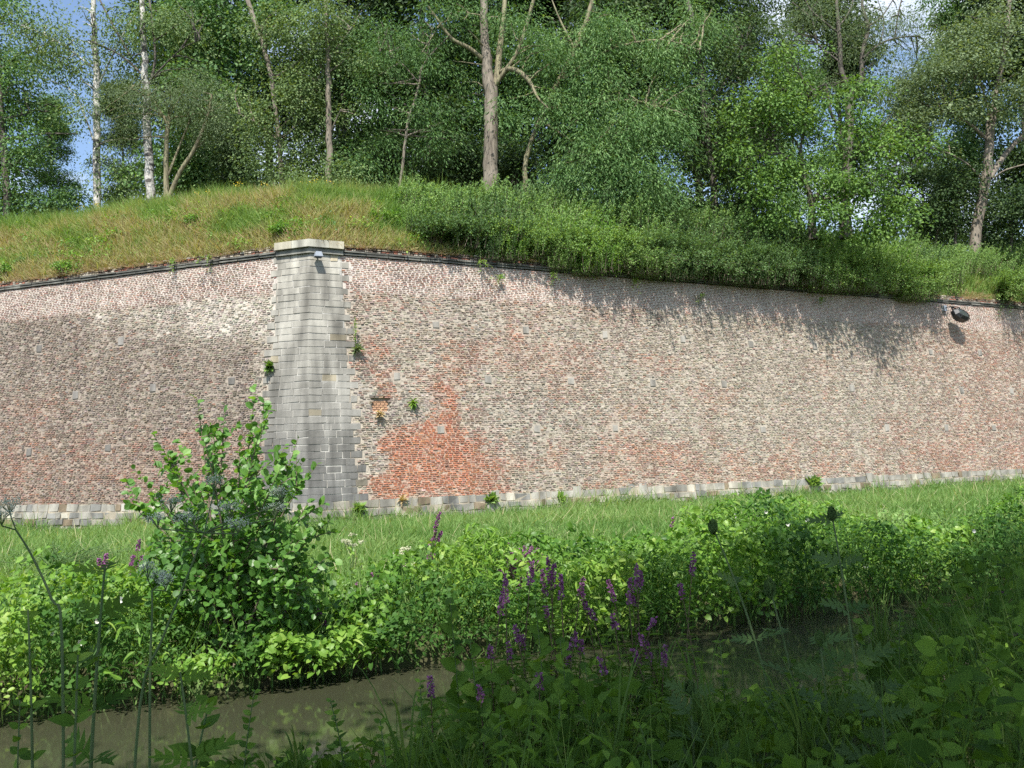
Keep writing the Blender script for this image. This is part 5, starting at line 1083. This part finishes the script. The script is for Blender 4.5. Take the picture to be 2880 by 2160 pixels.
hp('thistle_plant', 'pale swollen-budded thistle over the water', 770, 590, 5.2, 1007, T_LOBED, .22, 10, 'grey_leaf', .07, dx=.16)
hp('thistle_plant', 'short silvery thistle below the water at the right', 820, 640, 4.9, 1008, T_LOBED, .26, 10, 'grey_leaf', .05, dx=.02)
hp('thistle_plant', 'broad-leaved thistle in the bottom right', 880, 690, 4.4, 1009, T_LOBED, .28, 12, 'grey_leaf', .05)
hp('thistle_plant', 'low spreading thistle at the bottom centre', 690, 690, 4.6, 1010, T_LOBED, .28, 12, 'grey_leaf', .05)
hearts = [(560, 640, 5.3, 'under the tall purple spikes'), (585, 665, 5.1, 'lower right of the tall purple spikes'), (610, 700, 4.9, 'largest leaved, bottom centre'), (535, 600, 5.8, 'topmost, behind the purple spikes'), (600, 740, 4.6, 'at the bottom edge of the photo'), (470, 640, 5.6, 'left end of the purple clump'), (450, 600, 6.0, 'bright, reaching over the water'), (665, 720, 4.8, 'bottom, right of the centre'), (860, 620, 6.4, 'beside the right water'), (930, 640, 6.0, 'in the dark mass at the right'), (990, 690, 5.2, 'near the right edge')]
for i, (x, y, Yf, w_) in enumerate(hearts): hp('heart_leaved_bindweed', 'heart-leaved climber ' + w_, x, y, Yf, 1020 + i, T_HEART, .125, 22, 'near', stemr=.005, whorl=1, dx=.05)
g = np.random.default_rng(261)
places = ['far left', 'left of the water gap', 'centre left', 'below the heart leaves', 'centre', 'right of centre', 'below the thistles', 'right side', 'far right', 'bottom right corner', 'bottom centre', 'under the right water', 'behind the sedge tuft', 'between the thistles', 'lower left corner', 'bottom edge left']
for i, (x, y, Yf) in enumerate([(255, 690, 5.4), (330, 700, 5.6), (420, 680, 5.6), (560, 700, 4.6), (500, 715, 4.6), (720, 640, 5.8), (760, 700, 4.7), (900, 610, 7.0), (985, 600, 7.2), (1000, 720, 4.4), (640, 725, 4.3), (850, 670, 5.6), (950, 665, 5.4), (790, 660, 5.2), (20, 700, 4.2), (380, 720, 4.6)]):
    hp('nettle_plant', 'leafy upright nettle-like plant, ' + places[i], x, y, Yf, 1050 + i, T_OVATE, .085, 30, 'near', stemr=.006, dx=float(g.normal(0, .08)))
# sedge tufts
def sedge(label, px, py, Y, n, H, seed, spread=.5, wd=.013):
    g = np.random.default_rng(seed); T = at(float(px), float(py), float(Y)); b0 = ground(T[0], T[1]); root = empty('sedge_tuft', label, 'sedge', b0, 'sedge tufts on the near bank'); mb = MB()
    for k2 in range(n):
        a = g.uniform(0, 2 * PI); L = H * g.uniform(.6, 1.1); o_ = spread * g.uniform(.2, 1) * L; tip = np.array([o_ * math.cos(a), o_ * math.sin(a), L * g.uniform(.55, 1)]); pts = bez(np.array([g.normal(0, .05), g.normal(0, .05), -.04]), np.array([tip[0] * .25, tip[1] * .25, L * .85]), tip, 9)
        d = nrm(np.gradient(pts, axis=0)); sdv = nrm(np.cross(d, np.array([math.cos(a + g.normal(0, .4)), math.sin(a), .1]))); wv = wd * np.array([.6, .9, 1, 1, .95, .85, .65, .4, .05])[:, None] * g.uniform(.7, 1.2)
        V = np.concatenate([pts - sdv * wv / 2, pts + sdv * wv / 2]); i_ = np.arange(8); mb.add(V, np.stack([i_, i_ + 9, i_ + 10, i_ + 1], -1), float(np.clip(g.normal(.45, .2), 0, 1)))
    mb.build('blades', M['neargrass'], root); return root
for i, (x, y, Yf, n, H, w_) in enumerate([(410, 760, 4.8, 26, .95, 'at the bottom left of the purple clump'), (460, 770, 4.6, 22, .9, 'just right of the first sedge'), (620, 780, 4.5, 20, .9, 'at the bottom centre'), (700, 760, 4.8, 30, 1.0, 'right of the heart-shaped leaves'), (735, 790, 4.4, 26, .9, 'tall, bottom right of centre'), (810, 760, 4.7, 24, .95, 'below the silvery thistle'), (300, 775, 5.2, 20, .6, 'small, at the water edge'), (920, 740, 5.2, 26, .85, 'in the dark right mass'), (880, 640, 8.6, 40, 1.05, 'distant, standing by the right water'), (1010, 770, 4.2, 20, .8, 'bottom right corner'), (200, 790, 4.4, 14, .5, 'low at the bottom left'), (660, 650, 7.2, 30, .8, 'by the water behind the purple clump')]):
    sedge('arching sedge tuft ' + w_, x, y, Yf, n, H, 1100 + i)
# umbels on long branching stems at the left
def umbel(label, heads, basepx, Y, seed):
    g = np.random.default_rng(seed); x0, y0 = basepx; b0, _ = base_under(x0, y0, Y); root = empty('umbel_plant', label, 'plant', b0); ms = MB()
    nodes = [at(float(x), float(y), Y) - b0 for x, y in heads['stem']]; pts = smooth_path([np.array([0, 0, -.05])] + nodes); tube(ms, pts, np.linspace(.007, .004, len(pts)), 6)
    for (hx, hy, R_) in heads['heads']:
        c = at(float(hx), float(hy), Y + g.uniform(-.15, .15)) - b0; j = nodes[-1]; tube(ms, bez(j, (j + c) / 2 + np.array([0, 0, -.03]), c - np.array([0, 0, .06]), 6), .003, 4); mf = MB()
        for k2 in range(16):
            a = g.uniform(0, 2 * PI); r_ = R_ * math.sqrt(g.random()); e_ = c + np.array([r_ * math.cos(a), r_ * math.sin(a), -r_ * r_ * 4 + g.normal(0, .008)]); tube(ms, [c - np.array([0, 0, .06]), (c + e_) / 2 - np.array([0, 0, .02]), e_], .0012, 3); n = 16; scatter(mf, T_PET, e_ + g.normal(0, .010, (n, 3)), basis(rdir(n, g), rdir(n, g)), .0048, g.random(n))
        mf.build('flower_head', M['umbel'], root)
    ms.build('stem', M['stem'], root); return root
umbel('tall umbel plant with several fuzzy grey-green heads before the alder', {'stem': [(140, 705), (162, 640), (186, 580), (204, 533)], 'heads': [(171, 500, .05), (158, 515, .05), (186, 514, .055), (214, 478, .06), (232, 505, .07), (238, 520, .05), (282, 490, .06), (275, 505, .05)]}, (126, 765), 4.0, 1200)
umbel('umbel plant with a single head at the left edge', {'stem': [(62, 640), (52, 600), (32, 556), (16, 530)], 'heads': [(10, 500, .07), (2, 512, .04)]}, (66, 765), 4.0, 1201)
umbel('umbel plant with two low heads beside the tall lobed plant', {'stem': [(150, 680), (152, 620), (152, 590)], 'heads': [(148, 566, .035), (158, 573, .05), (166, 578, .035)]}, (150, 765), 4.2, 1202)

# ------------------------------------------------------------------ trees over the photographer: they shade the near bank and the stream
def shade_tree(label, blobs, tx, ty, seed):
    g = np.random.default_rng(seed); root = empty('riverside_tree', label, 'tree', (tx, ty, .5)); off = np.array([tx, ty, .5]); mt = MB(); top = np.array([0, .5, 9.])
    pts = smooth_path([np.array([0, 0, -.6]), np.array([.1, .1, 3]), np.array([0, .3, 6.5]), top]); tube(mt, pts, np.linspace(.26, .12, len(pts)), 10)
    bl = []
    for (x, y, z, r_, nc) in blobs:
        c = np.array([x, y, z]) - off; limb(mt, pts[rnd.randrange(len(pts) // 2, len(pts))], c, .10, .03, g, .05, 6); bl.append((c, (r_, r_, r_ * .6), nc))
    mt.build('trunk', M['bark'], root, True); mc = MB(); leaf_cloud(mc, bl, .17, T_QUAD, 24, .5, .2, 1., g); mc.build('crown', M['ash'], root)
def sblobs(x0, x1):
    out = []; g = np.random.default_rng(int(x0 * 7 + 300)); x = x0
    while x < x1:
        for row in range(5):
            z = 10 + g.uniform(-.4, .8); w_ = float(sm(x, -.8, 2.2)); front = (float(near_y(x)) + .35) * (1 - w_) + w_ * (float(far_y(x)) - .15) - (z - .2) / math.tan(ELEV) - 1.15
            y = front - row * 1.7 + g.uniform(-.3, .3)
            out.append((x + g.uniform(-.4, .4), y, z + row * .15, 1.35, (52 if x < 0 else 42) if row < 3 else 24))
        x += 1.9
    return out
shade_tree('riverside tree left of the photographer shading the near bank', sblobs(-11, -3.5), -7.5, -3.5, 1300)
shade_tree('riverside tree behind the photographer shading the stream', sblobs(-3.5, 4.5), .5, -4.5, 1301)
shade_tree('riverside tree right of the photographer shading the near bank', sblobs(4.5, 14), 9.5, -2.5, 1302)
